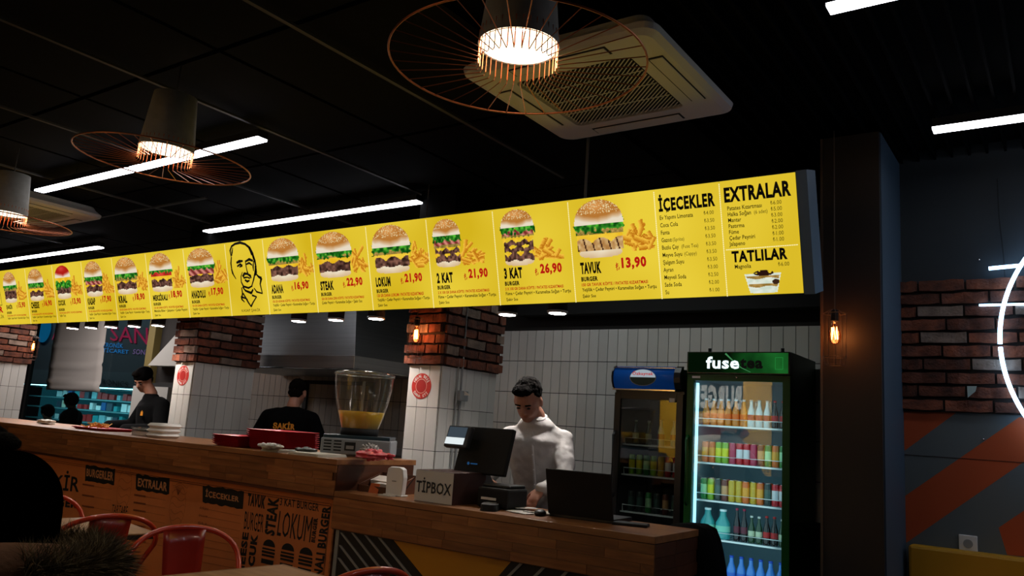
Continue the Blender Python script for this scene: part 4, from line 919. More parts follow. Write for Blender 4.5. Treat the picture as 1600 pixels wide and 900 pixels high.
for i in range(13000):
    a=math.radians(random.uniform(-75,200)) if i%3 else math.radians(random.uniform(-80,60)); th=random.uniform(0,2*PI)
    a=math.radians(random.uniform(285,420)); rr=.19; base=V(rr*math.cos(a),-.05+.16*math.sin(a),1.035)
    nr=V(math.cos(a),math.sin(a),0); d=(nr*math.cos(th)+V(0,0,1)*math.sin(th)); p0=base+d*.030
    if th>PI*1.15 and th<PI*1.85: continue
    ln=random.uniform(.035,.075); dr=(d+V(random.uniform(-.5,.5),random.uniform(-.5,.5),random.uniform(-.3,.3))).normalized(); p1=p0+dr*ln*.6; p2=p1+(dr+V(random.uniform(-.4,.4),random.uniform(-.4,.4),-.45)).normalized()*ln*.5
    s=dr.cross(V(random.uniform(-1,1),random.uniform(-1,1),random.uniform(-1,1))).normalized()*.0010
    fr.add([p0-s,p0+s,p1+s*.8,p1-s*.8,p2],[(0,1,2,3),(3,2,4)])
fo=obj('fur_trim',fr,mat('fur','a08a60',.8,noise=.6,nscale=(30,30,30),col2='30241a'),t); fo['kind']='stuff'
c2=P(18,690,0,-2.84)
t,R,L=sit('dark-haired guest seated behind the black beanie at the left edge',(-2.91,1.20,0),math.radians(-70),dict(head=(0,.03,1.165),pitch=.25),dict(vox=.012))
# ---------------------------------------------------------------- fridges
def ff(px,py,Y=5.5): return P(px,py,1,Y)
def shelf_z(py,px=1090,Y=5.6): return P(px,py,1,Y)[2]
def fridge(name,label,x0,x1,y0,y1,zt,zh,shelves,body,inner,led=False):
    t=thing(name,label,'fridge',((x0+x1)/2,y0,0)); W=(x1-x0)/2; D=y1-y0
    obj('side_panel',MB().box(-W,-W+.03,0.02,D,.1,zt),body,t); obj('side_panel',MB().box(W-.03,W,0.02,D,.1,zt),body,t)
    obj('back_panel',MB().box(-W+.03,W-.03,D-.04,D,.1,zh),inner,t); obj('top_panel',MB().box(-W+.03,W-.03,.02,D,zh-.02,zt),body,t)
    obj('inner_liner',MB().box(-W+.03,-W+.036,.05,D-.04,.2,zh-.02),inner,t); obj('inner_liner',MB().box(W-.036,W-.03,.05,D-.04,.2,zh-.02),inner,t); obj('inner_liner',MB().box(-W+.036,W-.036,.05,D-.04,zh-.03,zh-.02),inner,t)
    obj('base',MB().box(-W,W,.03,D,0,.2),M_matblack,t)
    fw=.052
    d=obj('door',MB().box(-W,-W+fw,0,.04,.2,zh),body,t,bevel=.003); obj('door_stile',MB().box(W-fw,W,0,.04,.2,zh),body,d,bevel=.003)
    obj('door_rail',MB().box(-W+fw,W-fw,0,.04,zh-.045,zh),body,d); obj('door_rail',MB().box(-W+fw,W-fw,0,.04,.2,.26),body,d)
    obj('glass_pane',MB().box(-W+fw,W-fw,.012,.018,.26,zh-.045),glass('fridge_glass','eef6f6',.055),d)
    obj('handle',MB().tube([(-W+.02,-.0,.95),(-W+.02,-.035,.98),(-W+.02,-.035,1.40),(-W+.02,0,1.43)],.009),body,d,True)
    for z in shelves:
        s=MB(); s.box(-W+.04,W-.04,.085,.095,z-.012,z); 
        for k in range(14): s.box(-W+.05+k*(2*W-.1)/13-.0015,-W+.05+k*(2*W-.1)/13+.0015,.09,D-.06,z-.008,z-.004)
        s.box(-W+.04,W-.04,D-.07,D-.062,z-.012,z); o=obj('shelf',s,M_white,t)
        obj('guard_rail',MB().tube([(-W+.06,.088,z),(-W+.06,.082,z+.045),(W-.06,.082,z+.045),(W-.06,.088,z)],.0035,6),M_white,o)
    if led:
        obj('light_strip',MB().box(-W+fw-.002,-W+fw+.012,.055,.075,.3,zh-.06),glow('fridge_led','9adcf4',2.6),t)
        obj('light_strip',MB().box(W-.045,W-.038,.06,.09,.3,zh-.06),glow('fridge_led','9adcf4',2.6),t)
        ld=bpy.data.lights.new('fridge_glow','AREA'); ld.shape='RECTANGLE'; ld.size=.5; ld.size_y=1.4; ld.energy=2.6; ld.color=(.6,.9,1); lo=bpy.data.objects.new('fridge_glow',ld); COL.objects.link(lo); lo.parent=t; lo.location=(0,.045,1.05); lo.rotation_euler=(math.radians(-90)+PI,0,0)
    return t
M_green=mat('green_enamel','12561f',.4,spec=.3); M_liner=mat('fridge_liner','7c9aa4',.6); M_dliner=mat('dark_liner','1c1c1c',.6); M_blackf=mat('black_enamel','0e0e0f',.35)
gx0,gx1=-2.29,-1.555; GZ=[shelf_z(663),shelf_z(721),shelf_z(779),shelf_z(838),shelf_z(838)-.30]
gf=fridge('drinks_fridge','tall green drinks fridge with lit shelves and bright lettering on top','',0,0,0,0,0,[]) if False else fridge('drinks_fridge','tall green drinks fridge with lit shelves beside the dark column',gx0,gx1,5.5,6.14,2.03,1.87,GZ,M_green,M_liner,True)
W=(gx1-gx0)/2
h=obj('header',MB().box(-W,W,-.01,.04,1.872,2.03),mat('green_header','0a2410',.3),gf,bevel=.004)
mg=glow('green_glow','0f4a1c',.8); nt=mg.node_tree; N_=nt.nodes; e_=[q for q in N_ if q.type=='EMISSION'][0]
tc=N_.new('ShaderNodeTexCoord'); sx=N_.new('ShaderNodeSeparateXYZ'); m1=N_.new('ShaderNodeMapRange'); m1.inputs['From Min'].default_value=-.22; m1.inputs['From Max'].default_value=.30; m1.inputs['To Min'].default_value=0; m1.inputs['To Max'].default_value=1
nn=N_.new('ShaderNodeTexNoise'); nn.inputs['Scale'].default_value=6; mm=N_.new('ShaderNodeMath'); mm.operation='MULTIPLY'; cr=N_.new('ShaderNodeValToRGB')
cr.color_ramp.elements[0].color=(.0012,.006,.0015,1); cr.color_ramp.elements[1].color=(.012,.14,.022,1); cr.color_ramp.elements[0].position=.12; cr.color_ramp.elements[1].position=.62
nt.links.new(tc.outputs['Object'],sx.inputs[0]); nt.links.new(tc.outputs['Object'],nn.inputs['Vector']); nt.links.new(sx.outputs['X'],m1.inputs['Value']); nt.links.new(m1.outputs[0],mm.inputs[0]); nt.links.new(nn.outputs[0],mm.inputs[1]); nt.links.new(mm.outputs[0],cr.inputs[0]); nt.links.new(cr.outputs[0],e_.inputs[0])
obj('glow_panel',MB().box(-W+.01,W-.012,-.012,-.0105,1.882,2.022),mg,gf)
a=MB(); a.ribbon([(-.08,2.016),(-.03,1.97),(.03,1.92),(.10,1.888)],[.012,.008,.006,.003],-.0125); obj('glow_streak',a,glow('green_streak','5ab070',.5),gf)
q=MB(); textfit(q,'fuse',-.222,1.908,.020,1.995,-.0135,0,.03); obj('white_lettering',q,glow('logo_white','e6fbff',1.3),gf)
q=MB(); textfit(q,'tea',.025,1.912,.185,1.985,-.0137,0,.04); obj('black_lettering',q,M_ink,gf)
q=MB(); q.ribbon([(.27,1.91),(.27,1.99),(.32,1.99),(.32,1.91),(.27,1.91)],.004,-.0135); obj('small_emblem',q,glow('green_emblem','2a9a44',.6),gf)
obj('name_plate',MB().box(-W+.04,-W+.10,-.004,0,1.84,1.856),M_white,gf); obj('lock',MB().ell((.0,-.002,1.85),(.007,.005,.007)),M_chrome,gf)
for x in (-.22,.30): obj('hinge',MB().tube([(x,.05,2.03),(x,.05,2.06)],.012),M_blackf,gf)
bx0,bx1=-2.87,-2.315; BZ=[shelf_z(693,980),shelf_z(740,980),shelf_z(798,980),shelf_z(798,980)-.28]
bf=fridge('drinks_fridge','black drinks fridge with a blue curved header beside the green one',bx0,bx1,5.5,6.1,1.90,1.72,BZ,M_blackf,M_dliner,False)
W2=(bx1-bx0)/2; pr=[(.0,1.745),(-.035,1.76),(-.055,1.80),(-.06,1.835),(-.055,1.87),(-.035,1.905),(0,1.918)]
mb=MB(); vs=[(x,y,z) for x in(-W2+.012,W2-.05) for y,z in pr]; n=len(pr); mb.add(vs,[(i,i+1,n+i+1,n+i) for i in range(n-1)]+[tuple(range(n-1,-1,-1)),tuple(range(n,2*n))]); obj('blue_header',mb,mat('blue_header','1450a8',.25,emit=.12),bf,True)
for x in(-W2,W2-.05): 
    mb=MB(); vs=[(xx,y*1.15,1.83+(z-1.83)*1.05) for xx in(x,x+(.012 if x<0 else .05)) for y,z in pr]; mb.add(vs,[(i,i+1,n+i+1,n+i) for i in range(n-1)]+[tuple(range(n-1,-1,-1)),tuple(range(n,2*n)),(0,n,2*n-1,n-1)]); obj('header_cap',mb,M_blackf,bf)
obj('silver_trim',MB().box(-W2,W2-.05,-.04,-.0,1.738,1.748),M_chrome,bf); obj('silver_trim',MB().box(-W2+.012,W2-.05,-.05,-.03,1.902,1.908),M_chrome,bf)
def disc(rx,rz,cx_,cz_,y,n=32,a0=0,a1=2*PI): 
    m=MB(); m.add([(cx_+rx*math.cos(a),y,cz_+rz*math.sin(a)) for a in np.linspace(a0,a1,n)],[tuple(range(n))]); return m
obj('oval_rim',disc(.108,.062,-.02,1.832,-.0615),M_grey,bf); obj('oval_green',disc(.102,.057,-.02,1.832,-.0622,a0=PI,a1=2*PI),mat('logo_green','12322a',.5),bf); obj('oval_white',disc(.102,.057,-.02,1.834,-.0622,a0=0,a1=PI),glow('logo_white_glow','c8d8e4',.55),bf)  # white logo half is emissive
q=MB(); textfit(q,'Özkaynak',-.105,1.842,.066,1.878,-.0632,0,.02); obj('red_lettering',q,glow('logo_red','c01818',.8),bf)
obj('name_plate',MB().box(.17,.215,-.004,0,1.66,1.69),M_white,bf.children[8] if False else bf)
# cans and bottles
def canmesh(col,h=.145,r=.027,lab=None):
    m=MB(); m.lathe([(r*.82,0),(r,.008),(r,h*.30)],16,cap=False); m.lathe([(r,h*.30),(r,h*.72)],16,cap=False,m=2 if lab else 0); m.lathe([(r,h*.72),(r,h-.012),(r*.85,h)],16,cap=False); m.lathe([(r*.85,h),(r*.82,h+.002)],16,m=1); m.lathe([(r*.6,-.0005),(r*.82,0)],16,m=1)
    ms=[mat('can_'+col,col,.3,spec=.7),M_chrome]+([mat('can_'+lab,lab,.35)] if lab else []); return m.mesh('can',ms,True)
def bottlemesh(liq,cap,lab,h=.20,r=.028,gl=True):
    m=MB(); m.lathe([(r*.9,0),(r,.008),(r,h*.25)],16,cap=False); m.lathe([(r*1.01,h*.25),(r*1.01,h*.45)],16,cap=False,m=1); m.lathe([(r,h*.45),(r*.95,h*.55),(r*.45,h*.78),(r*.40,h*.93)],16,cap=False); m.lathe([(r*.46,h*.93),(r*.46,h)],12,m=2); m.lathe([(.001,0),(r*.9,0)],16,cap=False)
    return m.mesh('bottle',[mat('liquid_'+liq,liq,.12,spec=.8),mat('label_'+lab,lab,.5),mat('cap_'+cap,cap,.4)],True)
NM={}
def row(items,x0,x1,y,z,fr,where,kind):
    n=len(items)
    for i,(key,me,desc) in enumerate(items):
        o=link(kind if kind else 'can',me,None,(x0+(x1-x0)*(i+.5)/n,y+random.uniform(-.006,.006),z+.001)); o.rotation_euler=(0,0,random.uniform(0,6))
        tag(o,'%s, %s from left, %s of %s'%(desc,ORD[i],where,fr),kind.split('_')[-1],'drinks on the shelves of '+fr)
cm={k:canmesh(*v) for k,v in dict(orange=('d86418',.145,.0243,'e89a30'),lime=('7aa81c',.145,.0243,'d8d020'),pink=('b02848',.145,.0243,None),red=('c01420',.145,.0243,'d8d0d0'),brown=('6a2a1c',.145,.0243,'c89060'),green=('1c7a30',.145,.0243,'a8d8a0'),yellow=('c8a020',.145,.0243,None),dark=('20302c',.145,.0243,'405a50')).items()}
bm_={k:bottlemesh(*v) for k,v in dict(orange=('d87a18','c8c8c8','e86818',.19,.026),cola=('1c0c08','b01818','b01818',.19,.024),teal=('3a9a98','e8f4f4','80c8b0',.20,.052),dark=('1a0c10','a02040','602030',.22,.023),greenb=('1c3a1c','c8c8c0','b8c0a0',.18,.023),water=('3a7ac8','1848b0','2a60c0',.20,.032),clear=('b8ccd0','a8b0b0','a83030',.19,.026)).items()}
G='the green fridge'; xi0,xi1=gx0+.07,gx1-.06; ys=5.64
row([('o',bm_['orange'],'orange soda bottle')]*6+[('c',bm_['clear'],'clear soda bottle')]*3+[('c',bm_['cola'],'cola bottle')]*2,xi0,xi1,ys,GZ[0],G,'top shelf','bottle')
row([(k,cm[k],k+' can') for k in('orange','orange','lime','lime','pink','red','red','pink','brown','green','orange','green')],xi0,xi1,ys,GZ[1],G,'second shelf','can')
row([(k,cm[k],k+' can') for k in('green','lime','dark','brown','yellow','yellow','orange','yellow','orange','dark','red','red')],xi0,xi1,ys,GZ[2],G,'third shelf','can')
row([(k,bm_[k],k+' bottle') for k in('teal','teal')],xi0,xi0+.22,ys+.01,GZ[3],G,'left part of the fourth shelf','bottle')
row([(k,bm_[k],d) for k,d in(('dark','dark juice bottle'),('dark','dark juice bottle'),('greenb','green glass bottle'),('greenb','green glass bottle'),('cola','cola bottle'),('cola','cola bottle'),('greenb','green glass bottle'))],xi0+.24,xi1,ys,GZ[3],G,'right part of the fourth shelf','bottle')
row([('w',bm_['water'],'blue water bottle')]*9,xi0,xi1,ys,GZ[4],G,'lowest shelf','bottle')
# a second row behind
for zi,(ks) in enumerate((('orange','orange','orange','clear','clear','cola'),)):
    row([(k,bm_[k],k.replace('clear','clear soda')+' bottle') for k in ks],xi0,xi1,ys+.12,GZ[0],G,'back row of the top shelf','bottle')
for zi,nm in((1,'second'),(2,'third')): row([(k,cm[k],k+' can') for k in('orange','lime','red','yellow','brown','green','pink','orange','dark','red')],xi0,xi1,ys+.12,GZ[zi],G,'back row of the %s shelf'%nm,'can')
Bf='the black fridge'; b0,b1=bx0+.07,bx1-.07
row([('g',bm_['greenb'],'green glass bottle')]*2+[('c',bm_['clear'],'clear soda bottle')]*2,b0,b1,5.64,BZ[0],Bf,'top shelf','bottle')
row([(k,cm[k],k+' can') for k in('lime','lime','green','lime','yellow','red','red')],b0,b1,5.64,BZ[1],Bf,'second shelf','can')
row([(k,cm[k],k+' can') for k in('dark','dark','green','dark','brown','dark')],b0,b1,5.64,BZ[2],Bf,'third shelf','can')
# ---------------------------------------------------------------- things on the tall counter
def at_hi(px,py): return P(px,py,2,HT)
def at_lo(px,py): return P(px,py,2,LT)
# napkin
def crumple(name,label,cat,c,r,m,seed,k=.35,parent=None):
    mb=MB(); mb.ell((0,0,r[2]),r,44,26); rr=random.Random(seed); ph=[(rr.uniform(8,40),rr.uniform(0,6),rr.choice([0,1,2])) for _ in range(7)]
    mb.v=[tuple(np.array(v)*np.array([1,1,1])+ (np.array(v)-np.array([0,0,r[2]]))*k*sum(math.sin(f/ max(r)*.12*v[ax]*8+p) for f,p,ax in ph)/7) for v in mb.v]
    mb.v=[(a,b,max(c_,0.0005)) for a,b,c_ in mb.v]
    o=obj(name,mb,m,parent,True); tx=bpy.data.textures.new('crumple','CLOUDS'); tx.noise_scale=.03; dm=o.modifiers.new('d','DISPLACE'); dm.texture=tx; dm.strength=min(.03,r[2]*1.0); dm.mid_level=.6; dm.texture_coords='LOCAL'
    if parent is None: o.location=c; tag(o,label,cat)
    return o
crumple('napkin','crumpled white napkin at the far left of the tall counter','napkin',tuple(P(72,664,1,3.45)[:2])+(HT,),(.10,.06,.022),M_paper,3)
def tray(name,label,x,y,z,w=.42,d=.30,n=1,rot=0,group=None):
    first=None
    for i in range(n):
        t=MB(); hw,hd2=w/2,d/2
        secs=[(hw-.025,hd2-.025,0),(hw,hd2,.02),(hw+.004,hd2+.004,.02),(hw-.02,hd2-.02,.004)]
        vs=[];N_=0
        for a,b,zz in secs:
            ring=[]
            for sx,sy in((1,1),(-1,1),(-1,-1),(1,-1)):
                for q in range(4):
                    an={(1,1):0,(-1,1):90,(-1,-1):180,(1,-1):270}[(sx,sy)]+q*30; an=math.radians(an); ring.append(((a-.03)*sx+.03*math.cos(an),(b-.03)*sy+.03*math.sin(an),zz))
            N_=len(ring); vs+=ring
        fs=[(j*N_+k,j*N_+(k+1)%N_,(j+1)*N_+(k+1)%N_,(j+1)*N_+k) for j in range(3) for k in range(N_)]+[tuple(range(N_-1,-1,-1)),tuple(3*N_+k for k in range(N_))]
        t.add(vs,fs)
        if first is None: o=obj('tray',t,M_red); first=o.data
        else: o=link('tray',first)
        o.location=(x+random.uniform(-.004,.004),y+random.uniform(-.004,.004),z+i*.0125); o.rotation_euler=(0,0,rot)
        tag(o,label if n==1 else '%s, %s from the bottom'%(label,ORD[i]),'tray',group)
ft=(at_hi(168,674)); tray('tray','red serving tray with fries in front of the window cook',-6.35,3.48,HT,.46,.30)
fb=MB(); rr=random.Random(5)
for i in range(34):
    a=rr.uniform(0,PI); c=V(rr.gauss(0,.04),rr.gauss(0,.03),.012+rr.random()*.03); d=V(math.cos(a),math.sin(a),rr.uniform(-.3,.4)).normalized()*.032; fb.tube([c-d,c+d],.0045,4)
o=obj('fries',fb,mat('fries','d89a38',.6)); o.location=(-6.42,3.48,HT+.008); tag(o,'small heap of fries on the red tray','fries',kind='stuff')
tray('tray','red tray in the short stack left of the tall stack',-4.42,3.33,HT,.30,.24,5,0,'red trays stacked on the tall counter')
tray('tray','red tray in the tall stack behind the papers',-4.12,3.42,HT,.40,.28,9,0,'red trays stacked on the tall counter')
c=P(224,684,1,3.35); o=thing('plastic_box','clear plastic box beside the white foam burger boxes','box',(c[0],3.38,HT))
obj('tub',MB().box(-.10,.10,-.07,.07,0,.05),glass('clear_plastic','c8c8c4',.08,.1,haze=.12),o,bevel=.006); obj('lid',MB().box(-.105,.105,-.075,.075,.05,.058),glass('clear_plastic','c8c8c4',.08,.1,haze=.12),o)
c=P(252,686,1,3.35)
for i in range(3):
    o=thing('foam_box','white foam burger box, %s of its stack near the left pillar'%['bottom','middle','top'][i],'box',(c[0]+.004*i,3.36,HT+i*.034),.06*i,'white foam boxes stacked on the tall counter')
    obj('base_shell',MB().loft([((0,0,0),.080,.075),((0,0,.016),.098,.092)],24,pw=5),M_white,o); obj('lid_shell',MB().loft([((0,0,.0165),.098,.092),((0,0,.033),.084,.078)],24,pw=5),M_white,o)
# papers, newspaper, glove
for i,(px,py,w_,d_,lb,cc) in enumerate(((430,706,.17,.20,'folded printed paper in front of the red trays','b8b6b0'),(495,712,.26,.22,'stack of white papers at the right end of the tall counter','d0ccc2'))):
    c=at_hi(px,py); t=thing('paper_stack',lb,'paper',(c[0],max(c[1],3.27),HT))
    for k in range(4): obj('sheet',MB().box(-w_/2+.004*k,w_/2-.003*k,-d_/2,d_/2,k*.004,k*.004+.0035),mat('sheet_'+cc,cc,.8,var=.1),t,rot=(0,0,random.uniform(-.06,.06)))
crumple('tissue','crumpled printed tissue in front of the tall red tray stack','tissue',tuple(at_hi(418,706)[:2]+np.array([0,.02]))+(HT+.016,),(.10,.04,.018),M_paper,8)
crumple('glove','dark grey rubber glove between tissue and papers','glove',tuple(at_hi(478,709)[:2]+np.array([.03,-.03]))+(HT,),(.07,.05,.022),mat('grey_rubber','3c4242',.6),11)
# juice dispenser
c=P(562,672,1,3.60); jd=thing('juice_dispenser','juice dispenser with tall clear bowl half full of yellow juice','dispenser',(c[0],3.60,HT),.62)
zb_=c[2]-HT
obj('cabinet',MB().box(-.20,.22,-.15,.15,.012,.105),mat('dispenser_grey','8a9096',.45),jd,bevel=.008)
obj('top_deck',MB().box(-.19,.21,-.14,.14,.105,.125),mat('deck_blue','1c3440',.4),jd,bevel=.004)
for i in range(2):
    for j in range(4): obj('vent',MB().box(-.18+i*.06,-.135+i*.06,-.153,-.149,.03+j*.018,.038+j*.018),M_matblack,jd)
obj('display',MB().box(-.055,.01,-.154,-.149,.035,.085),M_black,jd); obj('display_window',MB().box(-.045,.0,-.156,-.153,.045,.065),M_grey,jd)
for sx in(-.16,.18):
    for sy in(-.11,.11): obj('foot',MB().lathe([(.014,0),(.016,.014)],12,c=(sx,sy,0)),M_matblack,jd)
obj('collar',MB().lathe([(.115,.125),(.118,zb_+.01)],28),M_matblack,jd,True)
R1,R0,Hh=.183,.112,.345
prof=[(R0,zb_),(R0+.022,zb_+.07),(R0+.048,zb_+.16),(R0+.064,zb_+.25),(R1,zb_+Hh)]
obj('bowl',MB().lathe(prof,40,cap=False),glass('bowl_plastic','e6e6e2',.06,.06,haze=.10,hz='b8b4a8'),jd,True)
obj('lid',MB().lathe([(R1+.004,zb_+Hh-.012),(R1+.006,zb_+Hh),(R1-.03,zb_+Hh+.012),(.02,zb_+Hh+.016)],40,cap=False),glass('lid_plastic','d0d2d4',.1,.12,haze=.1),jd,True)
obj('bowl_rim',MB().tube([((R1+.002)*math.cos(a),(R1+.002)*math.sin(a),zb_+Hh-.01) for a in np.linspace(0,2*PI,40)[:-1]],.004,6,closed=True),mat('clear_rim','9a9ea0',.2),jd,True)
obj('juice',MB().lathe([(R0-.004,zb_+.004),(R0+.018,zb_+.07),(R0+.031,zb_+.113)],36),mat('juice','ffcc10',.3),jd,True)
obj('stirrer',MB().tube([(0,0,zb_+.1),(0,0,zb_+.3)],.009),M_grey,jd)
# pink bag and cling film
c=P(586,711,1,3.34); crumple('plastic_bag','pink and clear plastic bag at the counter step','bag',(c[0],3.33,HT),(.11,.07,.032),mat('pink_plastic','d84a58',.35,coat=.5),21,.5)
crumple('cling_film','crumpled clear wrap beside the pink bag','wrap',(-3.385,3.46,HT),(.05,.06,.042),mat('milky_film','8c8884',.3,coat=.5),23,.6)
# things on the low counter
nb=thing('card_tray','brown box of paper cards on the low counter by the step','box',(-3.17,3.40,LT),.05)
obj('floor_board',MB().box(-.13,.13,-.10,.10,0,.008),M_woodend,nb); obj('front_board',MB().box(-.13,.13,-.10,-.092,.008,.035),M_woodend,nb); obj('rear_board',MB().box(-.13,.13,.092,.10,.008,.10),M_woodend,nb)
for s in(-1,1):
    m=MB(); m.add([(s*.13,-.1,.008),(s*.13,.1,.008),(s*.13,.1,.10),(s*.13,-.1,.035),(s*.122,-.1,.008),(s*.122,.1,.008),(s*.122,.1,.10),(s*.122,-.1,.035)],[(0,1,2,3),(7,6,5,4),(0,3,7,4),(1,5,6,2),(2,6,7,3),(0,4,5,1)]); obj('side_board',m,M_woodend,nb)
for i,(x,y,z,rx,cc,lb) in enumerate(((-.06,.03,.05,.3,'d8d4cc','stack of white cards at the back of the brown box'),(.02,-.01,.03,.1,'c8c4bc','loose white cards lying over the brown box'),(-.0,-.105,.012,1.2,'c0602c','small orange card leaning in the brown box'))):
    o=obj('card',MB().box(-.07 if i<2 else -.03,.07 if i<2 else .03,-.04,.04,0,.022 if i<2 else .003),mat('card_'+cc,cc,.8)); o.location=(-3.17+x,3.40+y,LT+z); o.rotation_euler=(rx,0,.1*i); tag(o,lb,'card')
o=obj('card',MB().box(-.045,.045,-.02,.02,0,.006),M_paper); o.location=(-3.02,3.24,LT); tag(o,'single white card lying in front of the white router','card')
c=P(617,776,1,3.30); ro=thing('router','white upright wifi router with rounded top left of the tip box','router',(c[0],3.30,LT),.10)
m=MB(); prf=[(-.052,0),(.052,0),(.058,.10),(.050,.142),(.03,.152),(-.03,.152),(-.050,.142),(-.056,.10)]; m.prism(prf,-.018,.022); obj('case',m,M_white,ro,bevel=.005)
obj('stand',MB().box(-.058,.062,-.032,.032,0,.008),M_white,ro,bevel=.002); obj('mark',MB().box(-.014,.014,-.0195,-.018,.075,.08),M_grey,ro)
for k in range(1): tag(obj('cable',MB().tube([(-3.00+.01*k,3.36,LT+.03+.03*k),(-2.97,3.44,LT+.14+.02*k),(-2.93+.02*k,3.50,LT+.06),(-2.90,3.55,LT+.004)],.003,6),M_matblack),'thin black cable looping behind the white router','cable')
tbx=thing('tip_box','dark brown tip box with a white TİPBOX paper on its front','box',(-2.685,3.31,LT),0)
obj('carton',MB().box(-.125,.125,-.085,.185,0,.158),mat('brown_box','3a1c14',.6),tbx,bevel=.002)
obj('paper_front',MB().box(-.127,.122,-.087,-.0852,.002,.156),M_paper,tbx); q=MB(); textfit(q,'TİPBOX',-.118,.045,.114,.122,-.0885,0,.02); obj('lettering',q,mat('grey_ink','2a2c2c',.8),tbx)
# point of sale terminal
pos=thing('till_terminal','black touch till with customer display beside the tip box','till',(-2.60,3.52,LT),0)
obj('base',MB().loft([((0,0,.0),.10,.09),((0,0,.03),.09,.08),((-.03,0,.16),.05,.04)],20,pw=4),M_black,pos)
Mr=Matrix.Translation((.035,-.02,.27))@Matrix.Rotation(math.radians(-16),4,'X')
obj('monitor',MB().box(-.185,.145,-.016,.016,-.125,.125,M=Mr),M_matblack,pos,bevel=.006)
Md=Matrix.Translation((-.11,-.075,.335))@Matrix.Rotation(math.radians(-20),4,'X')
obj('customer_display',MB().box(-.085,.07,-.02,.012,-.065,.055,M=Md),M_black,pos,bevel=.005)
obj('screen_dim',MB().box(-.075,.045,-.0225,-.0205,-.012,.046,M=Md),glow('screen_grey','46525c',.7),pos); obj('screen_bright',MB().box(-.080,.045,-.0225,-.0205,-.05,-.013,M=Md),glow('screen_white','e8f2f4',.95),pos)
q=MB(); q.lathe([(.008,0),(.008,.001)],12,c=(-.06,-.058,.20),M=Matrix.Rotation(PI/2,3,'X')); obj('emblem',q,glow('blue_mark','2a5a8a',.5),pos); 
q=MB(); q.box(-.045,.0,-.0585,-.0575,.197,.203); obj('name_strip',q,glow('blue_mark','2a5a8a',.5),pos)
pr=thing('receipt_printer','low black receipt printer right of the tip box','printer',(-2.40,3.42,LT),0)
obj('case',MB().box(-.09,.10,-.09,.09,0,.10),M_matblack,pr,bevel=.012); obj('paper_slot',MB().box(-.06,.03,-.094,-.088,.04,.052),M_white,pr); obj('lid',MB().box(-.08,.09,-.06,.08,.10,.115),M_black,pr,bevel=.006)
ct=thing('card_reader','small black card reader in front of the receipt printer','card reader',(-2.36,3.27,LT),.5)
obj('body',MB().loft([((0,0,0),.045,.08),((0,0,.03),.04,.075)],20,pw=4),M_black,ct); obj('screen',MB().box(-.025,.025,.02,.05,.030,.032),M_grey,ct)
for i,(x,y,r,s) in enumerate(((-2.24,3.37,.3,.07),(-2.20,3.31,-.2,.06),(-2.14,3.45,.6,.06),(-2.12,3.38,.1,.05),(-2.28,3.46,1.0,.06))):
    m=MB(); m.box(-s,s,-s*.6,s*.6,0,.002); o=obj('receipt',m,M_paper); o.location=(x,y,LT+.0005+.0022*i); o.rotation_euler=(0,0,r); tag(o,'white receipt slip on the low counter, %s from the left'%ORD[[1,2,4,3,0][i]] if i not in() else '','receipt','receipts scattered on the low counter')
mo=thing('computer_mouse','small dark mouse between the receipts and the laptop','mouse',(-2.10,3.32,LT),.4)
obj('shell',MB().ell((0,0,.012),(.028,.045,.018),16,10),M_black,mo,True); obj('cable',MB().tube([(0,.04,.01),(-.03,.08,.006),(-.06,.06,.004),(-.10,.09,.004)],.002,5),M_matblack,mo)
lp=thing('laptop','open black laptop seen from behind on the low counter','laptop',(-1.91,3.38,LT),math.radians(4))
obj('keyboard_base',MB().box(-.165,.165,-.01,.22,0,.018),M_black,lp,bevel=.003)
obj('lid',MB().box(-.168,.168,-.005,.005,0,.215,M=Matrix.Translation((0,-.012,.014))@Matrix.Rotation(math.radians(14),4,'X')),M_matblack,lp,bevel=.003)
ph=thing('phone','dark phone lying flat near the end of the low counter','phone',(-1.68,3.42,LT),.3)
obj('case',MB().box(-.075,.085,-.045,.045,0,.012),M_matblack,ph,bevel=.004); obj('glass',MB().box(-.07,.08,-.04,.04,.0122,.0128),M_black,ph)
# conduit on the middle pillar
cd_=thing('conduit','thin metal conduit with a switch box on the middle pillar side','pipe',(-3.485,4.39,.9))
obj('tube',MB().tube([(0,0,0),(0,0,1.5)],.007,8),M_grey,cd_); obj('tube',MB().tube([(0,-.045,0),(0,-.045,.95)],.006,8),M_grey,cd_); obj('switch_box',MB().box(-.01,.03,-.04,.05,.66,.73),M_grey,cd_,bevel=.003)
obj('paper_tab',MB().prism([(.03,.73),(.09,.70),(.03,.70)],.0,.002),M_paper,cd_)
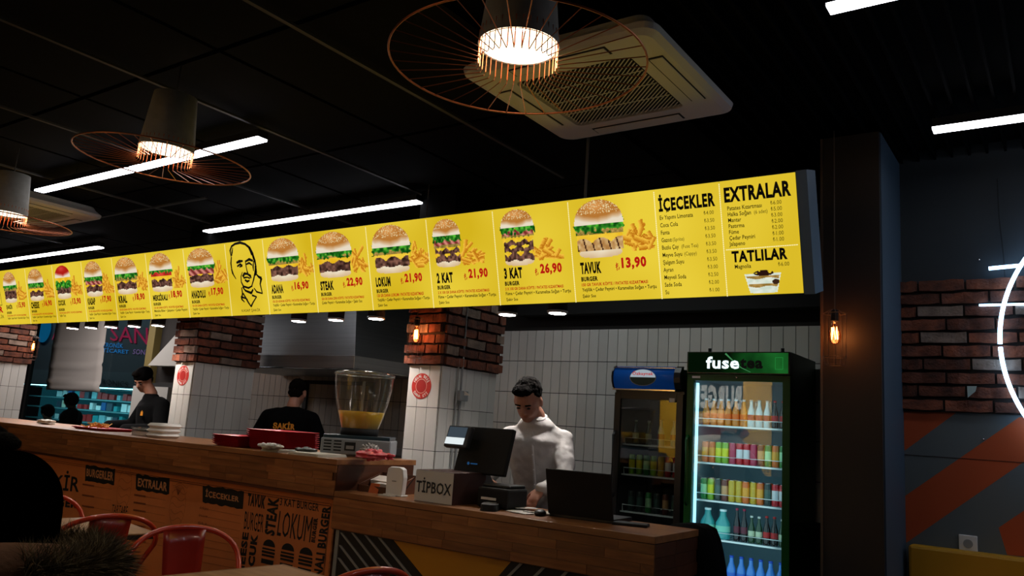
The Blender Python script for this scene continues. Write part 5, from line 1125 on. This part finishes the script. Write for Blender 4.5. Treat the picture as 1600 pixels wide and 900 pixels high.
# stickers on the pillars
def sticker(cx_,cz_,y,r,lb):
    t=thing('sticker',lb,'sticker',(cx_,y,cz_)); m=MB(); m.lathe([(r,0),(r,.0015)],40,M=Matrix.Rotation(PI/2,3,'X')@Matrix.Scale(1,3)); obj('disc',m,mat('sticker_red','b8281e',.5),t)
    m=MB(); m.lathe([(r*.57,0),(r*.57,.0005)],32,c=(0,-.0016,0),M=Matrix.Rotation(PI/2,3,'X')); obj('centre',m,mat('sticker_pale','d8a090',.5),t)
    m=MB(); m.lathe([(r*.52,0),(r*.52,.0005)],32,c=(0,-.0022,0),M=Matrix.Rotation(PI/2,3,'X')); obj('inner_disc',m,mat('sticker_deep','a01c18',.5),t)
    q=MB()
    for s,a0,flip in(('HELAL BESİ',150,1),('DANA ETİ',-140,-1)):
        n=len(s); span=120 if flip==1 else 100
        for i,chh in enumerate(s):
            if chh==' ': continue
            a=math.radians(a0-flip*span*i/(n-1)) if flip==1 else math.radians(a0+span*i/(n-1)); vs,fs=tmesh(chh,.03); v=np.array(vs); v=v-(v.max(0)+v.min(0))/2; v*=r*.30
            th=a-PI/2 if flip==1 else a+PI/2; ca,sa=math.cos(th),math.sin(th); cx1,cz1=r*.79*math.cos(a),r*.79*math.sin(a)
            q.add([(cx1+p[0]*ca-p[1]*sa,-.0022,cz1+p[0]*sa+p[1]*ca) for p in v],fs)
    obj('lettering',q,M_paper,t)
sticker(-3.675,1.642,PY0-.0095,.088,'round red halal sticker on the middle pillar'); sticker(-6.475,1.665,PY0-.0095,.088,'round red halal sticker on the left pillar')
# black jacket over the counter end
jk=MB(); out=[(-.14,.004),(-.08,.014),(-.01,.016),(.028,.0),(.05,-.045),(.066,-.10),(.08,-.16),(.094,-.24),(.105,-.33),(.12,-.50)]
inn=[(-.14,-.03),(-.08,-.06),(-.06,-.10),(-.06,-.14),(-.06,-.18),(-.06,-.22),(-.06,-.26),(-.06,-.32),(-.06,-.40),(-.06,-.50)]
vs=[];fs=[];nU=8
for i in range(nU+1):
    y=i/nU*.14
    for q in (out,inn):
        for j,(dx,dz) in enumerate(q): vs.append((dx+(.008*math.sin(i*1.9+j*.3) if q is out and j>2 else 0),y,dz+(.003*math.cos(i*2) if q is out else 0)))
n=len(out); S_=2*n
for i in range(nU):
    for j in range(n-1):
        a_=i*S_+j; fs.append((a_,a_+1,a_+1+S_,a_+S_)); b_=i*S_+n+j; fs.append((b_,b_+S_,b_+S_+1,b_+1))
    fs.append((i*S_,i*S_+S_,i*S_+n+S_,i*S_+n)); fs.append((i*S_+n-1,i*S_+2*n-1,i*S_+2*n-1+S_,i*S_+n-1+S_))
for i in (0,nU):
    for j in range(n-1): a_=i*S_+j; fs.append((a_,a_+n,a_+n+1,a_+1) if i==0 else (a_,a_+1,a_+n+1,a_+n))
jk.add(vs,fs); o=obj('jacket',jk,M_blackcloth,smooth=True); o.location=(XE-.0,3.626,LT)
tag(o,'black jacket draped behind the right end of the low counter','jacket')
# ---------------------------------------------------------------- tables and chairs
def table(loc,rot,w_,d_,lb):
    t=thing('dining_table',lb,'table',loc,rot)
    obj('tabletop',MB().box(-w_/2,w_/2,-d_/2,d_/2,.725,.75),mat('table_wood','b98a5a',.45,noise=.25,nscale=(3,20,20),col2='96693e'),t,bevel=.002)
    obj('edge_band',MB().box(-w_/2-.003,w_/2+.003,-d_/2-.003,d_/2+.003,.722,.744),mat('table_edge','2a1a10',.6),t)
    l=MB(); q=w_/2-.012; q2=d_/2-.012; 
    for a,b in(((-q,-q2),(q,-q2)),((q,-q2),(q,q2)),((q,q2),(-q,q2)),((-q,q2),(-q,-q2))): l.box(min(a[0],b[0])-.001,max(a[0],b[0])+.001,min(a[1],b[1])-.001,max(a[1],b[1])+.001,.750,.7505)
    obj('inlay_line',l,mat('table_edge','2a1a10',.6),t)
    obj('pedestal',MB().tube([(0,0,.02),(0,0,.72)],.03),M_black,t); obj('foot_plate',MB().box(-.22,.22,-.22,.22,0,.02),M_black,t,bevel=.004)
def chair(loc,rot,lb,first=None):
    if first: return dup(first,loc,rot,lb)
    t=thing('metal_chair',lb,'chair',loc,rot,'red metal cafe chairs')
    obj('seat',MB().loft([((0,0,.44),.17,.17),((0,0,.455),.185,.185)],28,pw=5),M_redm,t,bevel=.003)
    # hoop: rises from the rear corners, back at -y
    pts=[(-.175,.05,.44),(-.215,-.02,.58),(-.245,-.12,.70)]+[(-.245*math.cos(a),-.13-.07*math.sin(a),.70+.155*math.sin(a)**.8) for a in np.linspace(.12,PI-.12,22)]+[(.245,-.12,.70),(.215,-.02,.58),(.175,.05,.44)]
    obj('back_hoop',MB().tube(pts,.0125,10),M_redm,t,True)
    m=MB(); vs=[];
    for j in range(7):
        v=j/6
        for i in range(7):
            u=i/6-.5; vs.append((u*(.15+.045*v),-.155-.050*v-.018*math.cos(u*3)+.02,.455+v*.395))
    fs=[(j*7+i,j*7+i+1,(j+1)*7+i+1,(j+1)*7+i) for j in range(6) for i in range(6)]; m.add(vs,fs); o=obj('back_splat',m,mat('red_metal_panel','b03020',.3,coat=.5),t,True); s=o.modifiers.new('s','SOLIDIFY'); s.thickness=.003
    for sx,sy in((-1,-1),(1,-1),(1,1),(-1,1)): obj('leg',MB().tube([(sx*.15,sy*.15,.44),(sx*.20,sy*.20,.003)],[.016,.011],8),M_redm,t,True)
    return t
table((-2.60,2.12,0),math.radians(-6),.60,.62,'light wooden table at the bottom edge in front of the menu poster')
table((-4.28,2.22,0),math.radians(-10),.68,.68,'light wooden table behind the orange chairs near the black beanie')
def chair_at(px,py,a,lb,first=None,z=.855):
    c=P(px,py,2,z); a=math.radians(a); f=(-math.sin(a),math.cos(a)); return chair((c[0]+.20*f[0],c[1]+.20*f[1],0),a,lb,first)
c1=chair_at(288,823,-104,'orange-red metal chair, front one of two, left of the bottom edge table')
chair_at(176,806,78,'orange-red metal chair backing onto the front one, before the rear table',c1)
chair_at(62,772,-80,'orange-red metal chair peeking out beside the black beanie',c1)
chair_at(582,891,82,'orange-red metal chair whose top just shows at the bottom edge',c1)
# ---------------------------------------------------------------- mural on the rear wall (seen reflected in the fridge doors)
mu=thing('wall_mural','yellow burger mural on the wall opposite the counter','mural',(-4.9,-2.975,0))
obj('board',MB().box(-1.45,.63,-.02,0.0,.2,2.9),mat('mural_yellow','d8a020',.6),mu)
def mt(s_,x0,x1,z0,z1):
    q=MB(); textfit(q,s_,0,0,0,0,0.006,0,.06,quad=[(x1,z0),(x0,z0),(x0,z1),(x1,z1)]); obj('lettering',q,M_paper,mu)
obj('dark_band',MB().box(-.85,.12,0,.003,1.92,2.6),mat('mural_dark','1c2024',.7),mu)
mt('BURGER',-.82,.10,1.98,2.4)
for j,(hh,rx,rz_,cc) in enumerate(((1.62,.52,.34,'d8b080'),(1.58,.56,.16,'6a1c1c'),(1.36,.55,.16,'e0d4c4'),(.8,.55,.2,'c88a48'),(.72,.35,.1,'e8e0d0'))):
    o=obj('burger_print',disc(rx,rz_,-.32,hh,.004+.001*j),mat('mural_'+cc,cc,.6),mu)
ld=bpy.data.lights.new('mural_light','AREA'); ld.energy=190; ld.size=2; ld.color=(1,.95,.9); lo=bpy.data.objects.new('mural_light',ld); COL.objects.link(lo); lo.location=(-5.3,-1.9,2.9); lo.rotation_euler=(math.radians(-35),0,0)  # added unseen lamp so the mural shows in the door glass
SC.cycles.sample_clamp_indirect=4
